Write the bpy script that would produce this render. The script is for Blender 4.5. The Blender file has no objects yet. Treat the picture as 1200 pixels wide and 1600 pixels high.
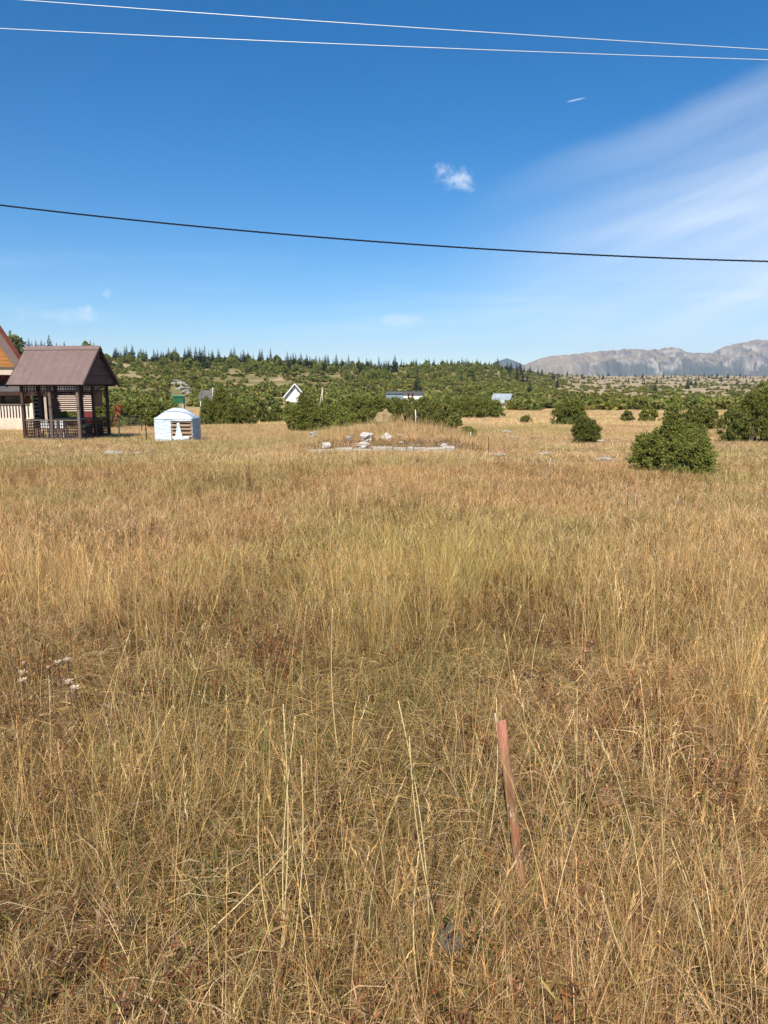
import bpy, bmesh, math, random
import numpy as np
from mathutils import Vector, Matrix, Euler

R = math.radians
scene = bpy.context.scene
COL = scene.collection
rng = np.random.default_rng(7)
random.seed(7)

# ------------------------------------------------------------------ camera
CAM_H = 1.65
FPX = 26.0 / 36.0 * 1600.0
HORIZON = 605.0
PITCH = math.atan((800 - HORIZON) / FPX)
cam_data = bpy.data.cameras.new("camera")
cam_data.lens = 26.0
cam_data.sensor_width = 36.0
cam_data.sensor_fit = 'AUTO'
cam_data.clip_start = 0.05
cam_data.clip_end = 40000
cam = bpy.data.objects.new("camera", cam_data)
cam.location = (0, 0, CAM_H)
cam.rotation_euler = (R(90) - PITCH, 0, 0)
COL.objects.link(cam)
scene.camera = cam

# ------------------------------------------------------------------ light
SUN_AZ = R(13)      # from straight behind the camera towards the left
SUN_EL = R(46)
SUN_DIR = Vector((-math.sin(SUN_AZ) * math.cos(SUN_EL), -math.cos(SUN_AZ) * math.cos(SUN_EL), math.sin(SUN_EL)))
sun_data = bpy.data.lights.new("sun", 'SUN')
sun_data.energy = 5.0
sun_data.angle = R(0.53)
sun_data.color = (1.0, 0.935, 0.82)
sun = bpy.data.objects.new("sun", sun_data)
sun.rotation_euler = SUN_DIR.to_track_quat('Z', 'Y').to_euler()
sun.location = (-20, -30, 40)
COL.objects.link(sun)
scene.view_settings.view_transform = 'Standard'
scene.view_settings.look = 'None'
scene.view_settings.gamma = 1.0
scene.view_settings.exposure = 0.5
scene.view_settings.use_curve_mapping = False
scene.cycles.max_bounces = 4
scene.cycles.diffuse_bounces = 2
scene.cycles.transmission_bounces = 3
scene.cycles.volume_bounces = 0


class NT:
    """small helper for node trees"""
    def __init__(self, tree, clear=True):
        self.t = tree
        if clear:
            tree.nodes.clear()

    def n(self, typ, **kw):
        nd = self.t.nodes.new(typ)
        for k, v in kw.items():
            setattr(nd, k, v)
        return nd

    def put(self, sock, v):
        if v is None:
            return
        if hasattr(v, 'is_output') or isinstance(v, bpy.types.NodeSocket):
            self.t.links.new(v, sock)
        else:
            if sock.type == 'RGBA' and len(v) == 3:
                v = (*v, 1.0)
            sock.default_value = v

    def math(self, op, a, b=None, c=None, clamp=False):
        nd = self.n('ShaderNodeMath', operation=op, use_clamp=clamp)
        self.put(nd.inputs[0], a)
        self.put(nd.inputs[1], b)
        self.put(nd.inputs[2], c)
        return nd.outputs[0]

    def add(self, a, b): return self.math('ADD', a, b)
    def sub(self, a, b): return self.math('SUBTRACT', a, b)
    def mul(self, a, b): return self.math('MULTIPLY', a, b)
    def div(self, a, b): return self.math('DIVIDE', a, b)

    def ss(self, v, a, b, ta=0.0, tb=1.0):
        nd = self.n('ShaderNodeMapRange', interpolation_type='SMOOTHSTEP', clamp=True)
        self.put(nd.inputs['Value'], v)
        self.put(nd.inputs['From Min'], a)
        self.put(nd.inputs['From Max'], b)
        self.put(nd.inputs['To Min'], ta)
        self.put(nd.inputs['To Max'], tb)
        return nd.outputs['Result']

    def mix(self, f, a, b, blend='MIX'):
        nd = self.n('ShaderNodeMix', data_type='RGBA', blend_type=blend)
        self.put(nd.inputs[0], f)
        self.put(nd.inputs[6], a)
        self.put(nd.inputs[7], b)
        return nd.outputs[2]

    def noise(self, vec, scale, detail=4.0, rough=0.55, dist=0.0, out='Fac'):
        nd = self.n('ShaderNodeTexNoise')
        self.put(nd.inputs['Vector'], vec)
        nd.inputs['Scale'].default_value = scale
        nd.inputs['Detail'].default_value = detail
        nd.inputs['Roughness'].default_value = rough
        nd.inputs['Distortion'].default_value = dist
        return nd.outputs[out]

    def xyz(self, x, y, z):
        nd = self.n('ShaderNodeCombineXYZ')
        self.put(nd.inputs[0], x); self.put(nd.inputs[1], y); self.put(nd.inputs[2], z)
        return nd.outputs[0]

    def sep(self, v):
        nd = self.n('ShaderNodeSeparateXYZ')
        self.put(nd.inputs[0], v)
        return nd.outputs

    def vscale(self, v, s):
        nd = self.n('ShaderNodeVectorMath', operation='MULTIPLY')
        self.put(nd.inputs[0], v)
        nd.inputs[1].default_value = s
        return nd.outputs[0]


def pix_dir(px, py):
    """world direction seen at a photo position (used only to measure the place)"""
    cx = (px - 600) / FPX
    cy = (800 - py) / FPX
    return Vector((cx, math.cos(PITCH) + cy * math.sin(PITCH), -math.sin(PITCH) + cy * math.cos(PITCH)))


def uw(px, py):
    d = pix_dir(px, py)
    return d.x / d.y, d.z / d.y


# ------------------------------------------------------------------ sky
world = bpy.data.worlds.new("World")
scene.world = world
world.use_nodes = True
w = NT(world.node_tree)
sky = w.n('ShaderNodeTexSky')
sky.sky_type = 'NISHITA'
sky.sun_disc = False
sky.sun_elevation = SUN_EL
sky.sun_rotation = math.atan2(SUN_DIR.x, SUN_DIR.y)
sky.altitude = 1400
sky.air_density = 1.0
sky.dust_density = 0.35
sky.ozone_density = 3.0
hsv = w.n('ShaderNodeHueSaturation')
hsv.inputs['Saturation'].default_value = 1.42
hsv.inputs['Value'].default_value = 1.0
w.put(hsv.inputs['Color'], sky.outputs[0])
tc = w.n('ShaderNodeTexCoord')
dx, dy, dz = w.sep(tc.outputs['Generated'])
yy = w.math('MAXIMUM', dy, 0.05)
U = w.div(dx, yy)
W = w.div(dz, yy)
front = w.ss(dy, 0.05, 0.25)


def cloud_line(p0, p1):
    """rotated coordinates (along, across) of a streak running through two sky directions"""
    a0, b0 = uw(*p0); a1, b1 = uw(*p1)
    L = math.hypot(a1 - a0, b1 - b0)
    c, s = (a1 - a0) / L, (b1 - b0) / L
    du, dw = w.sub(U, a0), w.sub(W, b0)
    along = w.add(w.mul(du, c), w.mul(dw, s))
    across = w.sub(w.mul(dw, c), w.mul(du, s))
    return along, across, L


def streak(along, across, sx, sy, lo, hi, seed, detail=6):
    v = w.xyz(w.mul(along, sx), w.mul(across, sy), seed)
    return w.ss(w.noise(v, 1.0, detail, 0.55, 0.3), lo, hi)


# broad cirrus veil towards the right
al, ac, L = cloud_line((560, 380), (1200, 125))
wob = w.mul(w.sub(w.noise(w.xyz(w.mul(al, 3.0), w.mul(ac, 4.0), 3.3), 1.0, 3), 0.5), 0.06)
ac2 = w.add(ac, wob)
edge = w.ss(ac2, 0.02, -0.02)                 # below the upper edge
veil_r = w.ss(al, 0.05, 0.55)
fib = streak(al, ac2, 1.6, 24.0, 0.25, 0.75, 1.7, 8)
fib2 = streak(al, ac2, 2.2, 7.0, 0.25, 0.75, 8.1)
al2, acb, L2 = cloud_line((560, 470), (1200, 205))
acb2 = w.add(acb, wob)
body = w.mul(w.ss(acb2, 0.06, -0.09), w.ss(al2, -0.05, 0.55))
veil = w.add(w.mul(w.mul(edge, veil_r), w.add(0.10, w.mul(fib, 0.14))), w.mul(body, w.add(0.17, w.add(w.mul(fib, 0.18), w.mul(fib2, 0.16)))))
# thin upper band
band = w.mul(w.mul(w.ss(ac2, 0.02, 0.0), w.ss(ac2, -0.04, -0.008)), w.mul(w.ss(al, 0.10, 0.5), w.add(0.06, w.mul(fib, 0.10))))
# brighter filament across the veil
al3, ac3, L3 = cloud_line((700, 400), (1200, 325))
fil = w.mul(w.ss(w.math('ABSOLUTE', w.add(ac3, w.mul(wob, 0.4))), 0.022, 0.0), w.mul(w.ss(al3, 0.05, 0.4), 0.16))
# faint low wisps
al4, ac4, L4 = cloud_line((0, 512), (1200, 452))
lw = w.mul(streak(al4, ac4, 2.0, 20.0, 0.48, 0.75, 5.5), w.mul(w.ss(W, 0.24, 0.08), 0.22))
total = w.add(w.add(veil, band), w.add(fil, lw))


def puff(px, py, rx, ry, seed, dens, sc=34.0, lo=0.0, hi=0.9):
    u0, w0 = uw(px, py)
    su = w.div(w.sub(U, u0), rx / FPX)
    sw = w.div(w.sub(W, w0), ry / FPX)
    d = w.math('SQRT', w.add(w.mul(su, su), w.mul(sw, sw)))
    nz = w.noise(w.xyz(U, W, seed), sc, 6, 0.62, 0.5)
    n2 = w.noise(w.xyz(U, W, seed + 5), sc * 3.2, 4, 0.6, 0.3)
    m = w.add(w.sub(1.0, d), w.add(w.mul(w.sub(nz, 0.5), 2.6), w.mul(w.sub(n2, 0.5), 0.7)))
    return w.mul(w.ss(m, lo, hi), dens)


puffs = w.math('MAXIMUM', puff(716, 280, 30, 21, 1.0, 0.62, 40, 0.0, 1.35), puff(691, 268, 19, 15, 2.0, 0.42, 60, 0.0, 1.2))
puffs = w.math('MAXIMUM', puffs, puff(133, 491, 27, 14, 3.0, 0.42, 60))
puffs = w.math('MAXIMUM', puffs, puff(95, 494, 80, 18, 4.0, 0.25, 24))
puffs = w.math('MAXIMUM', puffs, puff(168, 459, 10, 9, 5.0, 0.25, 80))
puffs = w.math('MAXIMUM', puffs, puff(632, 501, 60, 12, 6.0, 0.4, 24))
al5, ac5, L5 = cloud_line((882, 160), (918, 152))
trail = w.mul(w.mul(w.ss(w.math('ABSOLUTE', ac5), 0.0016, 0.0), w.mul(w.ss(al5, 0.0, 0.01), w.ss(al5, L5, L5 * 0.6))), 0.45)
total = w.math('MINIMUM', w.mul(w.math('MAXIMUM', w.math('MAXIMUM', total, puffs), trail), front), 0.9)
SKY_STRENGTH = 0.096
bgs = w.mix(total, hsv.outputs[0], (7.6, 8.2, 9.0))
bg = w.n('ShaderNodeBackground')
w.put(bg.inputs['Color'], bgs)
bg.inputs['Strength'].default_value = SKY_STRENGTH
wo = w.n('ShaderNodeOutputWorld')
w.t.links.new(bg.outputs[0], wo.inputs['Surface'])


# ------------------------------------------------------------------ numpy noise
def vnoise(x, y, seed=0):
    x = np.asarray(x, dtype=np.float64); y = np.asarray(y, dtype=np.float64)
    xi = np.floor(x).astype(np.int64); yi = np.floor(y).astype(np.int64)
    fx = x - xi; fy = y - yi
    fx = fx * fx * (3 - 2 * fx); fy = fy * fy * (3 - 2 * fy)

    def h(a, b):
        n = (a * 374761393 + b * 668265263 + seed * 1442695041) & 0xFFFFFFFF
        n = ((n ^ (n >> 13)) * 1274126177) & 0xFFFFFFFF
        n = n ^ (n >> 16)
        return (n & 0xFFFFFF) / float(0xFFFFFF)
    return (h(xi, yi) * (1 - fx) + h(xi + 1, yi) * fx) * (1 - fy) + (h(xi, yi + 1) * (1 - fx) + h(xi + 1, yi + 1) * fx) * fy


def fbm(x, y, oct=4, seed=0):
    s = 0.0; a = 0.5; t = 0.0
    for i in range(oct):
        s = s + a * vnoise(np.asarray(x) * 2 ** i, np.asarray(y) * 2 ** i, seed + i * 17)
        t += a; a *= 0.5
    return s / t


# ------------------------------------------------------------------ terrain
CREST_PX = [-500, -100, 0, 80, 160, 240, 330, 420, 500, 560, 600, 640, 700, 760, 800, 850, 900, 960, 1040, 1200, 1700]
CREST_ROW = [540, 545, 548, 553, 558, 562, 561, 565, 571, 575, 576, 574, 572, 573, 579, 584, 587, 588, 587, 588, 588]
CREST_D = [480, 480, 480, 480, 480, 480, 490, 500, 510, 520, 540, 560, 600, 640, 760, 1000, 1400, 1600, 1700, 1700, 1700]
BASE_D = [0, 6, 12, 22, 30, 60, 120, 180]
BASE_Z = [0, -0.03, -0.09, -0.25, -0.43, -1.1, -2.0, -2.55]


def crest_at(px):
    return np.interp(px, CREST_PX, CREST_ROW), np.interp(px, CREST_PX, CREST_D)


def H(x, y):
    x = np.asarray(x, dtype=np.float64); y = np.asarray(y, dtype=np.float64)
    ang = np.arctan2(x, y)
    r = np.hypot(x, y)
    t = np.tan(np.clip(ang, -1.1, 1.1))
    px = np.clip(600 + FPX * t / math.cos(PITCH), -500, 1700)
    D = np.where(np.abs(ang) < 1.1, r * np.cos(np.clip(ang, -1.1, 1.1)), r * math.cos(1.1))
    wgt = np.clip((2.2 - np.abs(ang)) / 1.0, 0, 1)
    base = np.interp(D, BASE_D, BASE_Z)
    row, yc = crest_at(px)
    s = np.clip(np.log(np.maximum(D, 1) / 180) / np.log(yc / 180), 0, 1)
    rr = (605 - (-2.55 - CAM_H) / 180 * FPX) + 0 * D
    rr = 605 + (CAM_H + 2.55) / 180 * FPX
    rowD = rr + (row - rr) * s
    hz = (605 - rowD) / FPX * D + CAM_H
    zc = (605 - row) / FPX * yc + CAM_H
    over = np.maximum(D - yc, 0)
    hz = np.where(D > yc, zc - 0.03 * over, hz)
    z = np.where(D < 180, base, hz)
    hill = np.clip((D - 120) / 150, 0, 1)
    amp = hill * np.clip((yc * 1.02 - D) / 200 + 0.15, 0.15, 1)
    z = z + amp * (fbm(x / 34 + 9, y / 60 + 3, 4, 5) - 0.5) * 4.5
    mid = np.clip((D - 14) / 30, 0, 1) * (1 - hill)
    z = z + mid * (fbm(x / 9, y / 14, 3, 15) - 0.5) * 0.28
    near = np.clip(1 - D / 60, 0, 1)
    z = z + near * ((fbm(x / 1.1, y / 1.1, 3, 25) - 0.5) * 0.11)
    # overgrown spoil heap behind the foundation
    wx = np.clip((x + 2.9) / 1.0, 0, 1) * np.clip((3.4 - x) / 1.2, 0, 1)
    st = np.clip((y - 21.9) / 1.0, 0, 1); st = st * st * (3 - 2 * st)
    z = z + wx * (0.30 * st * np.clip((31 - y) / 3, 0, 1) + 0.42 * np.exp(-((y - 27.2) / 1.9) ** 2) * np.exp(-((x - 1.0) / 1.9) ** 2))
    return z * wgt


def Hs(x, y):
    return float(H(np.array([x]), np.array([y]))[0])


def at(px, D, dz=0.0):
    """point of the terrain D metres ahead, on the bearing of a photo column"""
    cx = (px - 600) / FPX
    x = 0.0
    z = 0.0
    for _ in range(3):
        depth = D * math.cos(PITCH) + (CAM_H - z) * math.sin(PITCH)
        x = cx * depth
        z = Hs(x, D)
    return Vector((x, D, z + dz))


def ground_hit(px, py):
    d = pix_dir(px, py)
    t = 0.5
    while t < 3000:
        p = Vector((0, 0, CAM_H)) + d * t
        if p.z <= Hs(p.x, p.y):
            return Vector((p.x, p.y, Hs(p.x, p.y)))
        t *= 1.004
    return p


def ray_at(px, py, D):
    d = pix_dir(px, py)
    return Vector((0, 0, CAM_H)) + d * (D / d.y)


# ------------------------------------------------------------------ object helpers
def tag(o, label=None, cat=None, group=None, kind=None):
    if label: o['label'] = label
    if cat: o['category'] = cat
    if group: o['group'] = group
    if kind: o['kind'] = kind
    return o


def empty(name, loc, rz=0.0):
    o = bpy.data.objects.new(name, None)
    o.empty_display_size = 0.2
    o.location = loc
    o.rotation_euler = (0, 0, rz)
    COL.objects.link(o)
    return o


def mesh_np(name, verts, faces, mat=None, cols=None, smooth=False, check=True):
    """faces: (N,4) or (N,3) int array"""
    verts = np.asarray(verts, dtype=np.float32); faces = np.asarray(faces, dtype=np.int32)
    me = bpy.data.meshes.new(name)
    n, k = faces.shape
    me.vertices.add(len(verts)); me.vertices.foreach_set('co', verts.ravel())
    me.loops.add(n * k); me.loops.foreach_set('vertex_index', faces.ravel())
    me.polygons.add(n)
    me.polygons.foreach_set('loop_start', np.arange(n, dtype=np.int32) * k)
    me.polygons.foreach_set('loop_total', np.full(n, k, dtype=np.int32))
    if cols is not None:
        at_ = me.color_attributes.new('Col', 'FLOAT_COLOR', 'POINT')
        c = np.ones((len(verts), 4), dtype=np.float32); c[:, :3] = cols
        at_.data.foreach_set('color', c.ravel())
    me.update(calc_edges=True)
    if smooth:
        me.polygons.foreach_set('use_smooth', np.ones(n, dtype=bool))
    if check: me.validate()
    if mat: me.materials.append(mat)
    return me


def obj(name, me, parent=None):
    o = bpy.data.objects.new(name, me)
    COL.objects.link(o)
    if parent is not None: o.parent = parent
    return o


class MB:
    def __init__(self):
        self.v = []; self.f = []

    def box(self, c, s, rot=None):
        c = Vector(c)
        b = len(self.v)
        for sx, sy, sz in ((-1, -1, -1), (1, -1, -1), (1, 1, -1), (-1, 1, -1), (-1, -1, 1), (1, -1, 1), (1, 1, 1), (-1, 1, 1)):
            p = Vector((sx * s[0] / 2, sy * s[1] / 2, sz * s[2] / 2))
            if rot is not None: p = rot @ p
            self.v.append(tuple(c + p))
        for q in ((0, 3, 2, 1), (4, 5, 6, 7), (0, 1, 5, 4), (1, 2, 6, 5), (2, 3, 7, 6), (3, 0, 4, 7)):
            self.f.append(tuple(b + i for i in q))
        return self

    def bar(self, p0, p1, wd, ht, up=(0, 0, 1)):
        p0, p1 = Vector(p0), Vector(p1)
        d = p1 - p0
        x = d.normalized()
        up = Vector(up)
        if abs(x.dot(up)) > 0.98: up = Vector((0, 1, 0))
        y = up.cross(x).normalized(); z = x.cross(y)
        m = Matrix((x, y, z)).transposed()
        return self.box((p0 + p1) / 2, (d.length, wd, ht), m)

    def tube(self, pts, rad, n=6, cap=True):
        pts = [Vector(p) for p in pts]
        if not hasattr(rad, '__len__'): rad = [rad] * len(pts)
        b = len(self.v)
        for i, p in enumerate(pts):
            t = (pts[min(i + 1, len(pts) - 1)] - pts[max(i - 1, 0)]).normalized()
            a = Vector((0, 0, 1)) if abs(t.z) < 0.9 else Vector((1, 0, 0))
            u = t.cross(a).normalized(); v = t.cross(u)
            for k in range(n):
                th = 2 * math.pi * k / n
                self.v.append(tuple(p + (u * math.cos(th) + v * math.sin(th)) * rad[i]))
        for i in range(len(pts) - 1):
            for k in range(n):
                a0 = b + i * n + k; a1 = b + i * n + (k + 1) % n
                self.f.append((a0, a0 + n, a1 + n, a1))
        if cap:
            self.f.append(tuple(b + k for k in range(n)))
            self.f.append(tuple(b + (len(pts) - 1) * n + k for k in reversed(range(n))))
        return self

    def poly(self, pts, thick=None, nrm=None):
        b = len(self.v); n = len(pts)
        pts = [Vector(p) for p in pts]
        if thick is None:
            self.v += [tuple(p) for p in pts]
            self.f.append(tuple(range(b, b + n)))
        else:
            nrm = Vector(nrm) if nrm else (pts[1] - pts[0]).cross(pts[2] - pts[0]).normalized()
            self.v += [tuple(p) for p in pts] + [tuple(p - nrm * thick) for p in pts]
            self.f.append(tuple(range(b, b + n)))
            self.f.append(tuple(range(b + 2 * n - 1, b + n - 1, -1)))
            for i in range(n):
                j = (i + 1) % n
                self.f.append((b + i, b + n + i, b + n + j, b + j))
        return self

    def build(self, name, mat, parent=None, smooth=False, bevel=0.0):
        me = bpy.data.meshes.new(name)
        me.from_pydata(self.v, [], self.f)
        me.validate(); me.update()
        bm = bmesh.new(); bm.from_mesh(me)
        bmesh.ops.recalc_face_normals(bm, faces=bm.faces)
        bm.to_mesh(me); bm.free()
        if smooth:
            me.polygons.foreach_set('use_smooth', np.ones(len(me.polygons), dtype=bool))
        me.materials.append(mat)
        o = obj(name, me, parent)
        if bevel:
            m = o.modifiers.new('bevel', 'BEVEL'); m.width = bevel; m.segments = 1; m.limit_method = 'ANGLE'
        return o


# ------------------------------------------------------------------ materials
def new_mat(name):
    m = bpy.data.materials.new(name)
    m.use_nodes = True
    t = NT(m.node_tree)
    return m, t


def finish(t, bsdf):
    o = t.n('ShaderNodeOutputMaterial')
    t.t.links.new(bsdf, o.inputs['Surface'])


def principled(t, color, rough=0.8, spec=0.3, metal=0.0, normal=None):
    b = t.n('ShaderNodeBsdfPrincipled')
    t.put(b.inputs['Base Color'], color)
    t.put(b.inputs['Roughness'], rough)
    b.inputs['Specular IOR Level'].default_value = spec
    b.inputs['Metallic'].default_value = metal
    if normal is not None: t.t.links.new(normal, b.inputs['Normal'])
    return b.outputs[0]


def bump(t, h, strength=0.4, dist=0.02):
    b = t.n('ShaderNodeBump')
    b.inputs['Strength'].default_value = strength
    b.inputs['Distance'].default_value = dist
    t.put(b.inputs['Height'], h)
    return b.outputs[0]


def simple_mat(name, c1, c2, scale=8.0, rough=0.8, spec=0.25, stretch=(1, 1, 1), bmp=0.3, bd=0.01, metal=0.0, lo=0.3, hi=0.7):
    m, t = new_mat(name)
    tcn = t.n('ShaderNodeTexCoord')
    v = t.vscale(tcn.outputs['Object'], stretch)
    f = t.noise(v, scale, 5, 0.6)
    c = t.mix(t.ss(f, lo, hi), c1, c2)
    fine = t.noise(v, scale * 5, 3, 0.6)
    c = t.mix(t.mul(t.ss(fine, 0.35, 0.75), 0.35), c, tuple(x * 0.72 for x in c1))
    finish(t, principled(t, c, rough, spec, metal, bump(t, fine, bmp, bd)))
    return m


def leaf_mat(name, var=0.35, trans=0.3, patch=True, rough=0.65, sat=1.0):
    """per-blade colour comes with the blade; larger colour patches follow the place"""
    m, t = new_mat(name)
    a = t.n('ShaderNodeVertexColor'); a.layer_name = 'Col'
    oi = t.n('ShaderNodeObjectInfo')
    k = t.add(1.0 - var / 2, t.mul(oi.outputs['Random'], var))
    kk = t.n('ShaderNodeCombineColor')
    t.put(kk.inputs[0], k); t.put(kk.inputs[1], k); t.put(kk.inputs[2], t.mul(k, 0.98))
    c = t.mix(1.0, a.outputs['Color'], kk.outputs[0], 'MULTIPLY')
    if patch:
        g = t.n('ShaderNodeNewGeometry')
        p = g.outputs['Position']
        n1 = t.noise(p, 0.22, 4, 0.6)
        n2 = t.noise(t.vscale(p, (1, 1, 0.01)), 0.9, 3, 0.6)
        c = t.mix(t.mul(t.ss(n1, 0.48, 0.68), 0.35), c, t.mix(1.0, c, (0.62, 0.86, 0.55), 'MULTIPLY'))
        c = t.mix(t.mul(t.ss(n2, 0.5, 0.72), 0.3), c, t.mix(1.0, c, (0.95, 0.76, 0.66), 'MULTIPLY'))
    d = t.n('ShaderNodeBsdfPrincipled')
    t.put(d.inputs['Base Color'], c)
    d.inputs['Roughness'].default_value = rough
    d.inputs['Specular IOR Level'].default_value = 0.18
    tr = t.n('ShaderNodeBsdfTranslucent')
    t.put(tr.inputs['Color'], t.mix(1.0, c, (1.1, 1.05, 0.7), 'MULTIPLY'))
    mx = t.n('ShaderNodeMixShader')
    mx.inputs[0].default_value = trans
    t.t.links.new(d.outputs[0], mx.inputs[1]); t.t.links.new(tr.outputs[0], mx.inputs[2])
    finish(t, mx.outputs[0])
    return m


M = {}
M['grass'] = leaf_mat('grass_blades', 0.4, 0.34)
M['needles'] = leaf_mat('juniper_needles', 0.4, 0.3, False, 0.6)
M['spruce'] = leaf_mat('spruce_needles', 0.4, 0.1, False, 0.6)
M['leaves'] = leaf_mat('broad_leaves', 0.35, 0.25, False, 0.6)
M['bark'] = simple_mat('bark', (0.09, 0.065, 0.045), (0.16, 0.12, 0.09), 20, 0.9, 0.1, (1, 1, 0.3), 0.6)
M['rock'] = simple_mat('limestone', (0.30, 0.275, 0.24), (0.50, 0.465, 0.41), 5, 0.9, 0.2, (1, 1, 1), 0.7, 0.02)
M['rock_white'] = simple_mat('white_limestone', (0.40, 0.36, 0.31), (0.70, 0.65, 0.59), 4, 0.9, 0.2, (1, 1, 1), 0.5, 0.02)
M['concrete'] = simple_mat('concrete', (0.27, 0.235, 0.19), (0.52, 0.47, 0.41), 6, 0.9, 0.2, (1, 1, 3), 0.5, 0.01)
M['dark_wood'] = simple_mat('stained_shaded_wood', (0.055, 0.028, 0.020), (0.085, 0.045, 0.032), 9, 0.7, 0.25, (1, 1, 0.15), 0.4)  # stained timber; also the shade painted into the darker gazebo posts
M['grey_wood'] = simple_mat('weathered_lit_wood', (0.12, 0.085, 0.065), (0.19, 0.15, 0.12), 10, 0.8, 0.2, (1, 1, 0.12), 0.4)  # weathered timber; also the sunlit tone painted into the front gazebo posts
M['gable_wood'] = simple_mat('gable_board_wood', (0.085, 0.045, 0.036), (0.12, 0.068, 0.055), 6, 0.7, 0.25, (0.2, 0.2, 1), 0.4)
M['roof_metal'] = simple_mat('brown_roof_sheet', (0.185, 0.125, 0.108), (0.22, 0.152, 0.132), 2.2, 0.42, 0.5, (1, 1, 1), 0.05, 0.003)
M['orange_wood'] = simple_mat('varnished_board', (0.36, 0.15, 0.035), (0.50, 0.23, 0.07), 5, 0.5, 0.35, (0.25, 1, 3), 0.3)
M['red_wood'] = simple_mat('red_stained_wood', (0.12, 0.028, 0.018), (0.19, 0.05, 0.03), 6, 0.6, 0.3, (1, 1, 0.3), 0.3)
M['cream'] = simple_mat('cream_plaster', (0.62, 0.49, 0.37), (0.72, 0.60, 0.47), 5, 0.85, 0.2)
M['cream_paint'] = simple_mat('pale_painted_wood', (0.62, 0.52, 0.42), (0.76, 0.66, 0.55), 8, 0.7, 0.25)
M['white_paint'] = simple_mat('white_plaster', (0.78, 0.78, 0.77), (0.84, 0.84, 0.83), 2, 0.85, 0.2, bmp=0.1)
M['glass'] = simple_mat('window_glass', (0.012, 0.030, 0.030), (0.03, 0.07, 0.065), 1.5, 0.06, 0.6, bmp=0.0)
M['dark'] = simple_mat('dark_metal', (0.02, 0.02, 0.022), (0.04, 0.04, 0.042), 6, 0.6, 0.3)
M['green_paint'] = simple_mat('green_post_paint', (0.012, 0.085, 0.035), (0.02, 0.13, 0.055), 9, 0.5, 0.4)
M['wire'] = simple_mat('galvanised_wire', (0.25, 0.25, 0.24), (0.38, 0.38, 0.36), 20, 0.4, 0.5, metal=0.4)
M['alu'] = simple_mat('bright_aluminium', (0.82, 0.82, 0.80), (0.9, 0.9, 0.88), 10, 0.4, 0.5, metal=0.25, bmp=0.0)
M['cable'] = simple_mat('black_cable', (0.004, 0.004, 0.006), (0.008, 0.008, 0.011), 12, 0.65, 0.2, bmp=0.0)
M['slate'] = simple_mat('grey_roof', (0.085, 0.075, 0.075), (0.13, 0.115, 0.11), 1.5, 0.7, 0.3)
M['zinc'] = simple_mat('pale_metal_roof', (0.36, 0.40, 0.43), (0.50, 0.53, 0.55), 0.8, 0.4, 0.5, metal=0.3)
M['pallet'] = simple_mat('pallet_wood', (0.30, 0.20, 0.13), (0.45, 0.33, 0.23), 8, 0.85, 0.15, (0.2, 1, 1), 0.4)
M['dark_firewood'] = simple_mat('old_firewood', (0.05, 0.028, 0.018), (0.10, 0.06, 0.04), 10, 0.9, 0.1)  # dark brown of the stacked logs
M['teal'] = simple_mat('teal_cloth', (0.02, 0.10, 0.11), (0.04, 0.17, 0.18), 6, 0.8, 0.2)
M['plastic_white'] = simple_mat('white_plastic', (0.72, 0.74, 0.74), (0.8, 0.81, 0.81), 5, 0.4, 0.4, bmp=0.0)
M['pole_wood'] = simple_mat('pale_pole_wood', (0.45, 0.38, 0.28), (0.6, 0.52, 0.42), 6, 0.8, 0.2, (1, 1, 0.1))


def tarp_mat():
    m, t = new_mat('white_tarp')
    tcn = t.n('ShaderNodeTexCoord')
    v = tcn.outputs['Object']
    n = t.noise(t.vscale(v, (1.2, 1.2, 9)), 1.6, 4, 0.6, 0.4)
    c = t.mix(t.ss(n, 0.3, 0.7), (0.44, 0.53, 0.58), (0.66, 0.70, 0.72))
    finish(t, principled(t, c, 0.38, 0.45, 0.0, bump(t, n, 0.6, 0.03)))
    return m


def print_mat():
    m, t = new_mat('printed_tarp')
    tcn = t.n('ShaderNodeTexCoord')
    v = tcn.outputs['Object']
    n = t.noise(t.vscale(v, (3, 3, 1.6)), 7, 3, 0.7, 1.2)
    c = t.mix(t.ss(n, 0.47, 0.53), (0.50, 0.60, 0.66), (0.13, 0.19, 0.25))
    finish(t, principled(t, c, 0.45, 0.4))
    return m


def stake_mat():
    m, t = new_mat('painted_stake')
    tcn = t.n('ShaderNodeTexCoord')
    v = tcn.outputs['Object']
    x, y, z = t.sep(v)
    g = t.noise(t.vscale(v, (30, 30, 3)), 1.5, 5, 0.6)
    wood = t.mix(t.ss(g, 0.35, 0.65), (0.17, 0.085, 0.045), (0.34, 0.20, 0.105))
    worn = t.noise(t.vscale(v, (20, 20, 7)), 1.4, 4, 0.65)
    paint = t.mix(t.ss(g, 0.3, 0.7), (0.30, 0.085, 0.05), (0.46, 0.20, 0.14))
    mask = t.mul(t.ss(t.add(z, t.mul(t.sub(worn, 0.5), 0.6)), 0.42, 0.58), 0.9)
    red2 = t.mul(t.ss(worn, 0.52, 0.60), 0.55)
    c = t.mix(t.math('MAXIMUM', mask, red2), wood, paint)
    scuff = t.mul(t.ss(t.noise(t.vscale(v, (26, 26, 9)), 2.0, 4, 0.7), 0.58, 0.66), 0.6)
    c = t.mix(scuff, c, (0.62, 0.50, 0.42))
    finish(t, principled(t, c, 0.8, 0.2, 0.0, bump(t, g, 0.7, 0.004)))
    return m


M['outcrop'] = simple_mat('grey_outcrop', (0.20, 0.18, 0.155), (0.36, 0.33, 0.29), 3, 0.9, 0.1, bmp=1.0, bd=0.06)
M['tarp'] = tarp_mat()
M['print'] = print_mat()
M['stake'] = stake_mat()


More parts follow.
